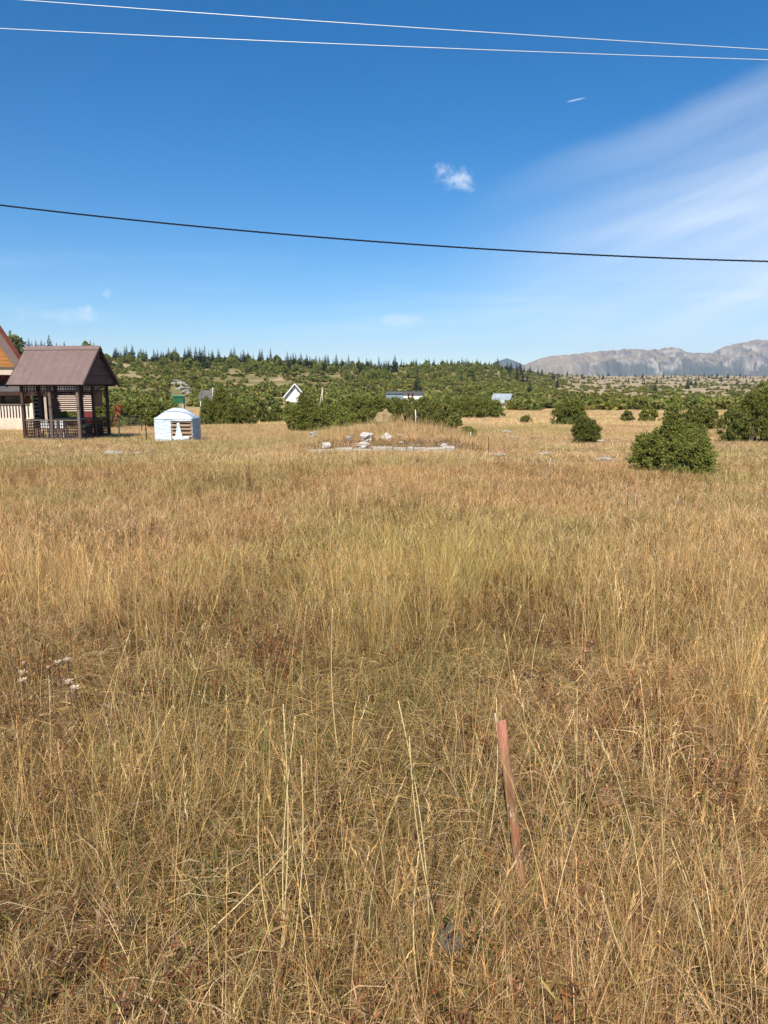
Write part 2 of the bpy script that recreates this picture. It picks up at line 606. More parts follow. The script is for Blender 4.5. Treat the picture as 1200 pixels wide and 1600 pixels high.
def ground_mat():
    m, t = new_mat('dry_meadow')
    g = t.n('ShaderNodeNewGeometry')
    p = g.outputs['Position']
    px_, py_, pz_ = t.sep(p)
    dist = t.math('SQRT', t.add(t.mul(px_, px_), t.mul(py_, py_)))
    # close: matted litter and soil
    l1 = t.noise(t.vscale(p, (9, 5, 5)), 4.0, 6, 0.7, 0.6)
    l2 = t.noise(p, 2.2, 4, 0.6)
    close = t.mix(t.ss(l1, 0.35, 0.68), (0.07, 0.042, 0.024), (0.26, 0.175, 0.095))
    close = t.mix(t.mul(t.ss(l2, 0.5, 0.7), 0.5), close, (0.075, 0.075, 0.028))
    # far: sward seen as a whole
    n1 = t.noise(t.vscale(p, (1, 0.6, 1)), 0.055, 5, 0.6, 0.5)
    n2 = t.noise(p, 0.35, 5, 0.65)
    n3 = t.noise(t.vscale(p, (1, 0.5, 1)), 2.5, 4, 0.7)
    far = t.mix(t.ss(n2, 0.3, 0.7), (0.40, 0.285, 0.145), (0.54, 0.41, 0.23))
    far = t.mix(t.mul(t.ss(n1, 0.45, 0.62), 0.45), far, (0.30, 0.215, 0.085))
    far = t.mix(t.mul(t.ss(n3, 0.45, 0.8), 0.55), far, (0.17, 0.12, 0.05))
    n4 = t.noise(p, 0.013, 4, 0.6, 0.6)
    hill = t.ss(dist, 110.0, 220.0)
    green = t.mix(t.ss(n2, 0.35, 0.65), (0.15, 0.135, 0.045), (0.24, 0.19, 0.072))
    far = t.mix(t.mul(hill, t.ss(n4, 0.40, 0.54, 0.45, 0.95)), far, green)
    n5 = t.noise(p, 0.03, 5, 0.65, 0.8)
    bare = t.mul(t.mul(hill, t.ss(n5, 0.56, 0.68)), 0.75)
    far = t.mix(bare, far, (0.50, 0.345, 0.22))
    plain = t.mul(t.mul(t.ss(t.div(px_, t.math('MAXIMUM', py_, 1.0)), 0.20, 0.30), t.ss(dist, 200.0, 330.0)), 0.65)
    far = t.mix(plain, far, t.mix(t.ss(n5, 0.4, 0.6), (0.36, 0.265, 0.155), (0.50, 0.36, 0.25)))
    n6 = t.noise(p, 0.16, 4, 0.7, 0.5)
    far = t.mix(t.mul(t.mul(t.ss(dist, 22.0, 60.0), t.ss(n6, 0.66, 0.70)), 0.5), far, (0.52, 0.44, 0.36))
    c = t.mix(t.ss(dist, 20.0, 55.0), close, far)
    finish(t, principled(t, c, 0.95, 0.1, 0.0, bump(t, n3, 0.5, 0.1)))
    return m


def mountain_mat():
    m, t = new_mat('limestone_ridge')
    g = t.n('ShaderNodeNewGeometry')
    p = g.outputs['Position']
    nx, ny, nz = t.sep(g.outputs['Normal'])
    x, y, z = t.sep(p)
    n1 = t.noise(t.vscale(p, (1, 1, 0.35)), 0.010, 7, 0.7, 0.8)
    n2 = t.noise(p, 0.0016, 5, 0.6, 0.5)
    n3 = t.noise(t.vscale(p, (1, 1, 0.2)), 0.03, 5, 0.7)
    cliff = t.mix(t.ss(n1, 0.36, 0.62), (0.085, 0.08, 0.075), (0.55, 0.50, 0.44))
    cliff = t.mix(t.mul(t.ss(n3, 0.46, 0.62), 0.6), cliff, (0.12, 0.115, 0.10))
    turf = t.mix(t.ss(n2, 0.4, 0.6), (0.36, 0.28, 0.18), (0.26, 0.21, 0.13))
    turf = t.mix(t.mul(t.ss(n1, 0.52, 0.62), 0.7), turf, (0.42, 0.38, 0.33))
    c = t.mix(t.math('MAXIMUM', t.ss(t.add(nz, t.mul(t.sub(n1, 0.5), 0.5)), 0.62, 0.80), t.mul(t.ss(x, 1900, 1150), 0.85)), cliff, turf)
    c = t.mix(1.0, c, (0.74, 0.70, 0.66), 'MULTIPLY')
    wood = t.mul(t.ss(t.add(t.mul(z, -0.0035), t.mul(t.sub(n2, 0.5), 2.8)), -0.70, -0.46), t.ss(x, 1350, 2000))
    c = t.mix(t.mul(wood, 0.85), c, (0.045, 0.058, 0.038))
    finish(t, principled(t, c, 0.95, 0.1))
    return m


def far_hill_mat():
    m, t = new_mat('wooded_far_hill')
    g = t.n('ShaderNodeNewGeometry')
    n = t.noise(g.outputs['Position'], 0.006, 5, 0.65)
    c = t.mix(t.ss(n, 0.4, 0.65), (0.035, 0.048, 0.028), (0.09, 0.09, 0.055))
    finish(t, principled(t, c, 0.95, 0.1))
    return m


M['ground'] = ground_mat()
M['mountain'] = mountain_mat()
M['far_hill'] = far_hill_mat()

# ------------------------------------------------------------------ ground sheet
fa = np.linspace(-0.72, 0.72, 620)
ba = np.linspace(0.72, 2 * math.pi - 0.72, 110)[1:-1]
angs = np.concatenate([fa, ba])
radii = np.concatenate([[0.0], np.geomspace(0.35, 3800, 430)])
AA, RR = np.meshgrid(angs, radii)
X = RR * np.sin(AA); Y = RR * np.cos(AA)
Z = H(X.ravel(), Y.ravel()).reshape(X.shape)
nr, na = X.shape
ii = np.arange(nr * na).reshape(nr, na)
nxt = np.roll(ii, -1, axis=1)
q = np.stack([ii[:-1], nxt[:-1], nxt[1:], ii[1:]], -1).reshape(-1, 4)[:, ::-1]
gm = mesh_np('ground', np.stack([X.ravel(), Y.ravel(), Z.ravel()], 1), q, M['ground'], smooth=True)
tag(obj('ground', gm), kind='structure', label='dry grassy upland meadow rising to scrubby hills')


# ------------------------------------------------------------------ mountains
def ridge(name, prof, D0, depth, base_z, mat, rough, nx_=900, ny_=110, seed=0, label=''):
    pxs = np.linspace(prof[0][0], prof[-1][0], nx_)
    rows = np.interp(pxs, [a for a, b in prof], [b for a, b in prof])
    rows = rows + (fbm(pxs / 22, pxs * 0 + seed, 4, seed) - 0.5) * 5.0 * np.clip((pxs - 850) / 80, 0.1, 1)
    v = np.linspace(0, 1.35, ny_)
    PX, V = np.meshgrid(pxs, v)
    ROW = np.broadcast_to(rows, PX.shape)
    yd = D0 - depth + V * depth
    xx = (PX - 600) / FPX / math.cos(PITCH) * D0 * (0.85 + 0.15 * yd / D0)
    top = (605 - ROW) / FPX * D0 / math.cos(PITCH) * 0.985 + CAM_H
    k = np.clip(V, 0, 1)
    nzc = fbm(xx / 420, yd / 900, 4, seed + 4)
    edge = 0.58 + 0.30 * (nzc - 0.5)                       # where the crag begins
    crag = np.clip((k - edge) / 0.13, 0, 1)
    crag = crag * crag * (3 - 2 * crag)
    ledge = np.clip((k - edge - 0.2) / 0.08, 0, 1)
    lowp = np.clip(k / np.maximum(edge, 0.1), 0, 1)
    shape = 0.34 * lowp ** 1.15 + 0.40 * crag + 0.16 * ledge + 0.10 * k ** 3
    shape = np.where(V > 1, 1 - (V - 1) * 0.8, shape)
    zz = base_z + (top - base_z) * shape
    gul = 1 - np.abs(fbm(xx / 70, yd / 900, 3, seed) * 2 - 1) * 2.0
    am = rough * np.clip(k * 2, 0, 1) * np.clip((1.0 - V) / 0.10, 0.34, 1.0) * np.clip((xx - 900) / 900, 0.15, 1)
    zz = zz + am * 0.7 * (gul - 0.5) + am * 0.6 * (fbm(xx / 34, yd / 60, 4, seed + 9) - 0.5)
    yd = yd + am * 1.5 * (gul - 0.5)
    i2 = np.arange(nx_ * ny_).reshape(ny_, nx_)
    qq = np.stack([i2[:-1, :-1], i2[:-1, 1:], i2[1:, 1:], i2[1:, :-1]], -1).reshape(-1, 4)
    me = mesh_np(name, np.stack([xx.ravel(), yd.ravel(), zz.ravel()], 1), qq, mat, smooth=False)
    return tag(obj(name, me), kind='structure', label=label)


ridge('mountains', [(770, 592), (800, 578), (812, 571), (832, 563), (850, 558), (870, 557), (892, 555), (935, 551), (976, 548), (1010, 548), (1032, 546), (1050, 551), (1067, 554),
                    (1095, 552), (1112, 545), (1130, 541), (1148, 537), (1161, 534), (1182, 540), (1200, 544), (1260, 556), (1400, 566), (1600, 575)],
      6000, 900, -60, M['mountain'], 46, seed=31, label='pale limestone mountain ridge with cliffs on the horizon')
ridge('far_hill', [(700, 592), (740, 584), (765, 568), (785, 561), (800, 566), (815, 574), (860, 590), (900, 596)],
      8200, 900, -120, M['far_hill'], 20, 120, 30, seed=41, label='small blue distant hill left of the mountain ridge')

# ------------------------------------------------------------------ grass
STRAW = [(0.70, 0.49, 0.23), (0.62, 0.41, 0.17), (0.54, 0.34, 0.13), (0.74, 0.56, 0.30), (0.46, 0.28, 0.11), (0.49, 0.345, 0.14)]
OLIVE = [(0.30, 0.225, 0.065), (0.38, 0.28, 0.085), (0.24, 0.185, 0.055), (0.44, 0.31, 0.10)]
GREEN = [(0.11, 0.15, 0.03), (0.14, 0.17, 0.04), (0.085, 0.12, 0.026), (0.18, 0.19, 0.05)]
RUST = [(0.30, 0.115, 0.045), (0.21, 0.085, 0.04), (0.37, 0.16, 0.06), (0.16, 0.08, 0.045), (0.28, 0.15, 0.07)]
LITTER = [(0.48, 0.32, 0.16), (0.32, 0.19, 0.09), (0.40, 0.28, 0.16), (0.22, 0.13, 0.06), (0.54, 0.41, 0.25)]


def pick(r, groups):
    """groups: list of (weight, palette)"""
    ws = np.array([g[0] for g in groups], dtype=float); ws /= ws.sum()
    pal = groups[r.choice(len(groups), p=ws)][1]
    c = np.array(pal[r.integers(len(pal))])
    return c * r.uniform(0.8, 1.15)


def ribbon(V, F, C, pts, wid, side, col, coltip=None):
    b = len(V)
    n = len(pts)
    for i, (p, wv) in enumerate(zip(pts, wid)):
        V.append(p - side * wv * 0.5); V.append(p + side * wv * 0.5)
        c = col if coltip is None else col + (coltip - col) * (i / (n - 1))
        C.append(c); C.append(c)
    for i in range(n - 1):
        F.append((b + 2 * i, b + 2 * i + 1, b + 2 * i + 3, b + 2 * i + 2))


def tuft(r, n, rad, h, wd, lean, curve, groups, seg=3, heads=0.0):
    V, F, C = [], [], []
    for _ in range(n):
        a = r.uniform(0, 2 * math.pi); rr = rad * math.sqrt(r.uniform())
        root = np.array([rr * math.cos(a), rr * math.sin(a), -0.015])
        a2 = a + r.normal(0, 0.9)
        dirn = np.array([math.cos(a2), math.sin(a2), 0.0])
        hh = r.uniform(*h); ln = abs(r.normal(0, lean)); cv = r.uniform(*curve)
        fa_ = r.uniform(0, math.pi)
        side = np.array([math.cos(fa_), math.sin(fa_), 0.0])
        col = pick(r, groups)
        tip = col * r.uniform(0.9, 1.25)
        w0 = r.uniform(*wd)
        bend = r.normal(0, 0.06)
        head = r.uniform() < heads
        if head:
            ss_ = np.linspace(0, 1, seg + 1)
            ww = w0 * np.maximum(1 - 0.6 * ss_, 0.35)
        else:
            ss_ = np.linspace(0, 1, seg + 1)
            ww = w0 * np.maximum(1 - ss_ ** 2, 0.12)
        pts = []
        for s in ss_:
            hor = ln * s + cv * s * s
            up = s * math.sqrt(max(0.12, 1 - min(hor, 0.9) ** 2 * 0.6)) - 0.25 * cv * s ** 3
            pts.append(root + hh * (dirn * hor + np.array([0, 0, up])) + side * 0 + np.array([bend * s * (1 - s) * hh, 0, 0]))
        ribbon(V, F, C, pts, ww, side, col, tip)
        if head:
            ax = pts[-1] - pts[-2]; ax = ax / np.linalg.norm(ax)
            Lh = r.uniform(0.05, 0.12) * (1 if hh > 0.3 else 0.6)
            nsp = int(9 + 5 * (seg > 3))
            for i in range(nsp):
                q = i / nsp
                a3 = r.uniform(0, 6.28)
                o3 = np.array([math.cos(a3), math.sin(a3), 0.1])
                d3 = ax * 0.95 + o3 * r.uniform(0.12, 0.4)
                l3 = r.uniform(0.012, 0.022) * w0 / 0.0022 * 0.9
                p3 = pts[-1] - ax * Lh * (1 - q)
                sd3 = np.cross(d3, np.array([math.sin(a3), -math.cos(a3), 0.3])); sd3 /= np.linalg.norm(sd3)
                ribbon(V, F, C, [p3, p3 + d3 * l3 * 0.5, p3 + d3 * l3], [w0 * 0.3, w0 * 1.0, w0 * 0.2], sd3, tip * r.uniform(0.85, 1.15))
    return np.array(V), np.array(F), np.array(C)


def forb(r, n, h, groups, leafs=14):
    """dead branching herb"""
    V, F, C = [], [], []
    for _ in range(n):
        a = r.uniform(0, 6.28)
        base = np.array([r.normal(0, 0.05), r.normal(0, 0.05), -0.01])
        hh = r.uniform(*h)
        d = np.array([math.cos(a) * 0.25, math.sin(a) * 0.25, 1.0]); d /= np.linalg.norm(d)
        col = pick(r, groups)
        sd = np.array([math.cos(a + 1.5), math.sin(a + 1.5), 0])
        ribbon(V, F, C, [base + d * hh * s for s in (0, 0.5, 1)], [0.003, 0.0025, 0.001], sd, col)
        for _k in range(leafs):
            s = r.uniform(0.15, 1.0)
            p = base + d * hh * s
            b2 = r.uniform(0, 6.28)
            L = r.uniform(0.02, 0.06) * (1.2 - s * 0.5)
            o = np.array([math.cos(b2), math.sin(b2), r.uniform(-0.2, 0.9)]) * L
            s2 = np.array([-math.sin(b2), math.cos(b2), 0])
            c2 = pick(r, groups)
            ribbon(V, F, C, [p, p + o * 0.5, p + o], [0.002, r.uniform(0.004, 0.009), 0.001], s2, c2)
    return np.array(V), np.array(F), np.array(C)


def litter(r, n, rad):
    V, F, C = [], [], []
    for _ in range(n):
        p = np.array([r.normal(0, rad), r.normal(0, rad), r.uniform(0.0, 0.07)])
        a = r.uniform(0, 6.28); el = r.normal(0, 0.35)
        d = np.array([math.cos(a) * math.cos(el), math.sin(a) * math.cos(el), math.sin(el)])
        L = r.uniform(0.05, 0.2)
        sd = np.cross(d, r.normal(size=3)); sd /= np.linalg.norm(sd)
        sag = np.array([0, 0, -L * 0.15])
        col = pick(r, [(3, LITTER), (1.2, RUST), (1, OLIVE), (1, STRAW)])
        ribbon(V, F, C, [p - d * L / 2 + sag, p, p + d * L / 2 + sag], [0.001, r.uniform(0.0018, 0.0035), 0.001], sd, col)
    return np.array(V), np.array(F), np.array(C)


PROTO = {}


MAT_OF = {}


def proto_collection(key, metas, mat='grass'):
    PROTO[key] = metas
    MAT_OF[key] = M[mat]


PALE = [(0.80, 0.58, 0.30), (0.72, 0.50, 0.24), (0.64, 0.43, 0.195), (0.84, 0.64, 0.37), (0.58, 0.37, 0.16)]
MIXN = [(3, PALE), (4, STRAW), (1.2, OLIVE), (0.5, GREEN), (1.0, RUST), (1.0, LITTER)]
MIXS = [(7, [tuple(1.12 * q for q in c_) for c_ in STRAW]), (0.8, OLIVE), (0.2, GREEN)]
MIXT = [(2.2, PALE), (2.4, LITTER), (1.6, RUST), (1.8, STRAW), (1.1, OLIVE), (1.1, GREEN)]
r_ = np.random.default_rng(11)
proto_collection('turf', [tuft(r_, 40, 0.09, (0.05, 0.17), (0.0014, 0.0028), 0.6, (0.1, 1.0), MIXT) for _ in range(9)])
proto_collection('basal', [tuft(r_, 24, 0.08, (0.10, 0.30), (0.0014, 0.0027), 0.32, (0.0, 0.5), MIXN) for _ in range(9)])
proto_collection('stems', [tuft(r_, 8, 0.06, (0.32, 0.74), (0.0015, 0.0026), 0.15, (0.0, 0.22), MIXS, 4, 0.55) for _ in range(10)])
proto_collection('forbs', [forb(r_, 5, (0.10, 0.28), [(3, RUST), (1, LITTER), (0.6, OLIVE)]) for _ in range(6)])
proto_collection('herbs', [tuft(r_, 34, 0.10, (0.04, 0.15), (0.003, 0.006), 0.6, (0.1, 0.8), [(3, GREEN), (1.5, OLIVE)]) for _ in range(5)])
proto_collection('litter', [litter(r_, 60, 0.12) for _ in range(6)])
proto_collection('midturf', [tuft(r_, 26, 0.13, (0.06, 0.20), (0.003, 0.0055), 0.5, (0.1, 0.8), [(2.5, PALE)] + MIXT, 2) for _ in range(8)])
proto_collection('midgrass', [tuft(r_, 14, 0.10, (0.10, 0.27), (0.0024, 0.004), 0.28, (0.0, 0.45), [(3, PALE)] + MIXN, 2) for _ in range(8)])
proto_collection('midstems', [tuft(r_, 6, 0.07, (0.30, 0.66), (0.0026, 0.004), 0.15, (0.0, 0.22), MIXS, 3, 0.5) for _ in range(8)])
proto_collection('clump', [tuft(r_, 30, 0.30, (0.08, 0.24), (0.006, 0.011), 0.40, (0.0, 0.6), [(4.5, [(c_[0] * 0.97, c_[1] * 1.03, c_[2] * 1.22) for c_ in PALE]), (1.5, STRAW), (1.6, OLIVE), (0.3, GREEN), (0.6, RUST), (1.2, LITTER)], 2) for _ in range(8)])
proto_collection('tall', [tuft(r_, 16, 0.28, (0.22, 0.55), (0.005, 0.009), 0.13, (0.0, 0.25), [(6, PALE), (2, STRAW), (0.8, OLIVE)], 2, 0.0) for _ in range(6)])


def scatter(name, key, P, scl, rot, label, tint=None):
    """one mesh of every tuft standing at P, each turned, scaled and toned on its own"""
    metas = PROTO[key]
    P = np.asarray(P); scl = np.asarray(scl); rot = np.asarray(rot)
    N = len(P)
    which = rng.integers(0, len(metas), N)
    tone = rng.uniform(0.78, 1.22, (N, 1)) * (1 + rng.normal(0, 0.04, (N, 3)))
    if tint is not None: tone = tone * tint
    cx_, sx_ = np.cos(rot[:, 0]), np.sin(rot[:, 0])
    cy_, sy_ = np.cos(rot[:, 1]), np.sin(rot[:, 1])
    cz_, sz_ = np.cos(rot[:, 2]), np.sin(rot[:, 2])
    Z0 = np.zeros(N); O1 = np.ones(N)
    RX = np.stack([O1, Z0, Z0, Z0, cx_, -sx_, Z0, sx_, cx_], 1).reshape(N, 3, 3)
    RY = np.stack([cy_, Z0, sy_, Z0, O1, Z0, -sy_, Z0, cy_], 1).reshape(N, 3, 3)
    RZ = np.stack([cz_, -sz_, Z0, sz_, cz_, Z0, Z0, Z0, O1], 1).reshape(N, 3, 3)
    RM = (RX @ RY @ RZ) * scl[:, None, :]
    VV, FF, CC = [], [], []
    base = 0
    for k, (V, F, C) in enumerate(metas):
        i = np.nonzero(which == k)[0]
        if len(i) == 0: continue
        vv = np.einsum('nij,vj->nvi', RM[i], V, optimize=True) + P[i][:, None, :]
        VV.append(vv.reshape(-1, 3).astype(np.float32))
        FF.append((F[None] + (base + np.arange(len(i)) * len(V))[:, None, None]).reshape(-1, F.shape[1]).astype(np.int32))
        CC.append((C[None] * tone[i][:, None, :]).reshape(-1, 3).astype(np.float32))
        base += len(i) * len(V)
    me = mesh_np(name, np.concatenate(VV), np.concatenate(FF), MAT_OF[key], np.concatenate(CC), check=False)
    o = obj(name, me)
    tag(o, label, 'grass', kind='stuff')
    return o


# footprints the grass keeps out of: (centre x, y, half x, half y)
KEEP = []


def keep_out(c, hx, hy): KEEP.append((c[0], c[1], hx, hy))


def field(y0, y1, dens, tmax=0.66):
    n = int(dens * tmax * (y1 * y1 - y0 * y0))
    y = np.sqrt(rng.uniform(y0 * y0, y1 * y1, n))
    x = rng.uniform(-tmax, tmax, n) * y * 1.0 + rng.normal(0, 0.25, n)
    return x, y


def place(x, y, keepp=None):
    m = np.ones(len(x), bool)
    for cx, cy, hx, hy in KEEP:
        m &= ~((np.abs(x - cx) < hx) & (np.abs(y - cy) < hy))
    if keepp is not None: m &= rng.uniform(size=len(x)) < keepp
    x, y = x[m], y[m]
    return np.stack([x, y, H(x, y)], 1)


def rotscl(P, lean, s0, s1, zs=(0.85, 1.2), grow=None):
    n = len(P)
    rot = np.stack([rng.normal(0, lean, n), rng.normal(0, lean, n), rng.uniform(0, 6.28, n)], 1)
    s = rng.uniform(s0, s1, n)
    z = s * rng.uniform(*zs, n)
    if grow is not None: z = z * grow
    return np.stack([s, s, z], 1), rot


# ================================================================== THINGS
def sway(o): return o


# ---- wires
def catenary(p0, p1, sag, n=60):
    out = []
    for i in range(n + 1):
        s = i / n
        p = p0.lerp(p1, s)
        out.append(Vector((p.x, p.y, p.z - sag * 4 * s * (1 - s))))
    return out


def wire_through(name, pa, pm, pb, D, rad, mat, label, ext=1.0):
    """a sagging wire D metres ahead; measured at three photo positions and continued past both sides"""
    A, Mm, B = (ray_at(*p, D) for p in (pa, pm, pb))
    xs = [A.x, Mm.x, B.x]; zs = [A.z, Mm.z, B.z]
    cf = np.polyfit(xs, zs, 2)
    w_ = B.x - A.x
    X_ = np.linspace(A.x - w_ * ext, B.x + w_ * ext, 120)
    mb = MB()
    mb.tube([(x, D, float(np.polyval(cf, x))) for x in X_], rad, 6)
    return tag(mb.build(name, mat, smooth=True), label, 'wire', 'overhead power lines'), cf, (X_[0], X_[-1])


wire_through('power_line', (35, 0), (600, 40), (1200, 77.5), 17.5, 0.0068, M['alu'], 'upper of the two thin bright wires crossing the top of the sky')
wire_through('power_line', (0, 44.5), (600, 71.5), (1200, 93.5), 17.1, 0.0062, M['alu'], 'lower of the two thin bright wires crossing the top of the sky')

# twisted bundle
A, Mm, B = (ray_at(*p, 23.0) for p in ((0, 320.5), (600, 378.5), (1200, 408.5)))
cf = np.polyfit([A.x, Mm.x, B.x], [A.z, Mm.z, B.z], 2)
mb = MB()
X_ = np.linspace(A.x * 2.6, B.x * 2.6, 900)
for k in range(3):
    pts = []
    for x in X_:
        th = x * 2 * math.pi / 0.62 + k * 2.094
        pts.append((x, 23.0 + 0.014 * math.cos(th), float(np.polyval(cf, x)) + 0.014 * math.sin(th)))
    mb.tube(pts, 0.0125, 5)
tag(mb.build('power_cable', M['cable'], smooth=True), 'thick black twisted cable sagging across the middle of the sky', 'cable', 'overhead power lines')


# ---- painted survey stake
def build_stake():
    base = ground_hit(818, 1408)
    top = ray_at(783, 1128, base.y + 0.06)
    d = top - base
    L = d.length
    e = empty('survey_stake', base)
    zax = d.normalized()
    q = zax.to_track_quat('Z', 'Y')
    m = MB()
    n = 14
    prof = []
    hx, hy = 0.026, 0.016
    ringn = [(-hx, -hy), (hx, -hy), (hx, hy), (-hx, hy)]
    r2 = np.random.default_rng(5)
    rows = []
    for i in range(n + 1):
        s = i / n
        z = -0.12 + s * (L + 0.12)
        tw = 1.0 - 0.12 * (1 - s)
        row = []
        for (a, b) in ringn:
            row.append(Vector((a * tw + r2.normal(0, 0.0009), b * tw + r2.normal(0, 0.0009), z + (r2.normal(0, 0.009) if i == n else 0))))
        rows.append(row)
    for row in rows: m.v += [tuple(p) for p in row]
    for i in range(n):
        for k in range(4):
            a0 = i * 4 + k; a1 = i * 4 + (k + 1) % 4
            m.f.append((a0, a1, a1 + 4, a0 + 4))
    m.f.append((0, 3, 2, 1)); m.f.append((n * 4, n * 4 + 1, n * 4 + 2, n * 4 + 3))
    o = m.build('stake_post', M['stake'], e, bevel=0.003)
    o.rotation_mode = 'QUATERNION'
    o.rotation_quaternion = q @ Euler((0, 0, R(32))).to_quaternion()
    # splinter of torn wood standing at the top edge
    sp = MB()
    sp.poly([(-0.012, -0.017, L - 0.16), (0.004, -0.017, L - 0.10), (-0.004, -0.018, L + 0.022), (-0.010, -0.018, L + 0.028)], 0.004, (0, -1, 0))
    s2 = sp.build('splinter', M['pole_wood'], e)
    s2.rotation_mode = 'QUATERNION'; s2.rotation_quaternion = o.rotation_quaternion
    tag(e, 'leaning wooden survey stake with worn red paint in the near grass', 'stake')
    return base


STAKE = build_stake()


# ---- rocks
def rock_mesh(seed, sub=3, flat=0.6, rough=0.28):
    bm = bmesh.new()
    bmesh.ops.create_icosphere(bm, subdivisions=sub, radius=1.0)
    r = random.Random(seed)
    from mathutils import noise
    off = Vector((r.uniform(0, 99), r.uniform(0, 99), r.uniform(0, 99)))
    for v in bm.verts:
        n = v.co.normalized()
        d = noise.noise(n * 1.3 + off) * rough * 1.6 + noise.noise(n * 3.1 + off) * rough * 0.7 + noise.noise(n * 8 + off) * rough * 0.22
        # faceted planes
        v.co = n * (1 + d)
        v.co.z *= flat
    me = bpy.data.meshes.new('rock')
    bm.to_mesh(me); bm.free()
    return me


ROCKS = [rock_mesh(i, 3, f) for i, f in enumerate((0.55, 0.7, 0.45, 0.62, 0.3, 0.38))]


def rock(name, p, sx, sy, sz, mat, label, group, k=0, rz=0.0):
    me = ROCKS[k % len(ROCKS)].copy()
    me.materials.append(mat)
    o = obj(name, me)
    o.location = p
    o.scale = (sx, sy, sz)
    o.rotation_euler = (0, 0, rz)
    tag(o, label, 'rock', group)
    return o


# ---- overgrown foundation with boulders
FD = 21.6
pL = at(480, FD); pR = at(702, FD)
fz = min(pL.z, pR.z)
fc = (pL + pR) / 2
flen = (pR - pL).length
fe = empty('concrete_foundation', (fc.x, fc.y, fz))
topz = 0.17
r5 = random.Random(4)


def curb(x0, x1, wd):
    """broken, uneven cast strip"""
    m = MB()
    x = x0
    while x < x1:
        ln = r5.uniform(0.18, 0.62)
        k = (x - x0) / (x1 - x0)
        hgt = topz * (0.75 + 0.45 * k) + r5.uniform(-0.03, 0.03)
        rot = Matrix.Rotation(r5.uniform(-0.05, 0.05), 3, 'Z') @ Matrix.Rotation(r5.uniform(-0.05, 0.05), 3, 'Y') @ Matrix.Rotation(r5.uniform(-0.12, 0.12), 3, 'X')
        m.box((x + ln / 2, r5.uniform(-0.02, 0.02), hgt / 2 - 0.12), (ln - r5.uniform(0.0, 0.02), wd * r5.uniform(0.8, 1.1), hgt + 0.24), rot)
        x += ln
    return m


curb(-flen / 2, flen / 2, 0.22).build('cast_strip', M['concrete'], fe, bevel=0.02)
for k in range(24):
    m = MB()
    a = r5.uniform(-flen / 2, flen / 2); s_ = r5.uniform(0.02, 0.06)
    m.box((a, r5.uniform(-0.32, -0.1), 0.02), (s_ * 2, s_ * 1.4, s_), Euler((r5.uniform(-.5, .5), r5.uniform(-.5, .5), r5.uniform(0, 3))).to_matrix())
    m.build('chip', M['concrete'], fe)
tag(fe, 'low pale broken concrete foundation strip overgrown with dry grass', 'foundation')
keep_out((fc.x, fc.y + 0.03), flen / 2, 0.10)
GF = 'white boulders on the old foundation'
for (px, D, py, hw, hh, k, lab) in (
        (573, 22.9, 683, 0.26, 0.19, 0, 'largest white boulder above the middle of the concrete foundation'),
        (604, 23.0, 684, 0.19, 0.14, 1, 'white rounded boulder right of the largest boulder on the foundation'),
        (510, 21.75, 697, 0.17, 0.12, 3, 'whitish boulder sitting near the left end of the concrete strip'),
        (568, 21.9, 696, 0.20, 0.11, 3, 'white stone below the largest boulder, touching the concrete strip'),
        (489, 24.5, 679, 0.17, 0.13, 0, 'grey stone in the grass behind the left end of the foundation'),
        (545, 23.0, 685, 0.13, 0.10, 2, 'tan stone half hidden in grass left of the largest boulder'),
        (586, 21.6, 699, 0.14, 0.06, 4, 'flat brownish stone lying on the middle of the concrete strip'),
        (625, 23.3, 680, 0.11, 0.06, 4, 'small pale stone right of the two big white boulders'),
        (627, 22.6, 692, 0.08, 0.05, 2, 'smallest pale stone in the grass above the right half of the strip'),
        (694, 21.7, 697, 0.12, 0.08, 3, 'white stone at the right end of the concrete strip')):
    p = ray_at(px, py, D)
    p.z = max(p.z, Hs(p.x, p.y) + hh * 0.15)
    rock('boulder', p, hw * 0.9, hw * 0.75, hh * 0.85 / 0.58, M['rock'] if 'grey' in lab or 'tan' in lab or 'brown' in lab else M['rock_white'], lab, GF, k, k * 1.3 + px)
# tall block of hay coloured earth on the heap
pp = at(600, 27.2)
rock('earth_mound', pp + Vector((0, 0, 0.15)), 0.34, 0.36, 0.55, simple_mat('dry_clay', (0.28, 0.20, 0.10), (0.40, 0.30, 0.16), 6, 0.95, 0.1, bmp=0.8, bd=0.04),
     'hay coloured earth block on the grassy heap behind the foundation', None, 1)['category'] = 'mound'

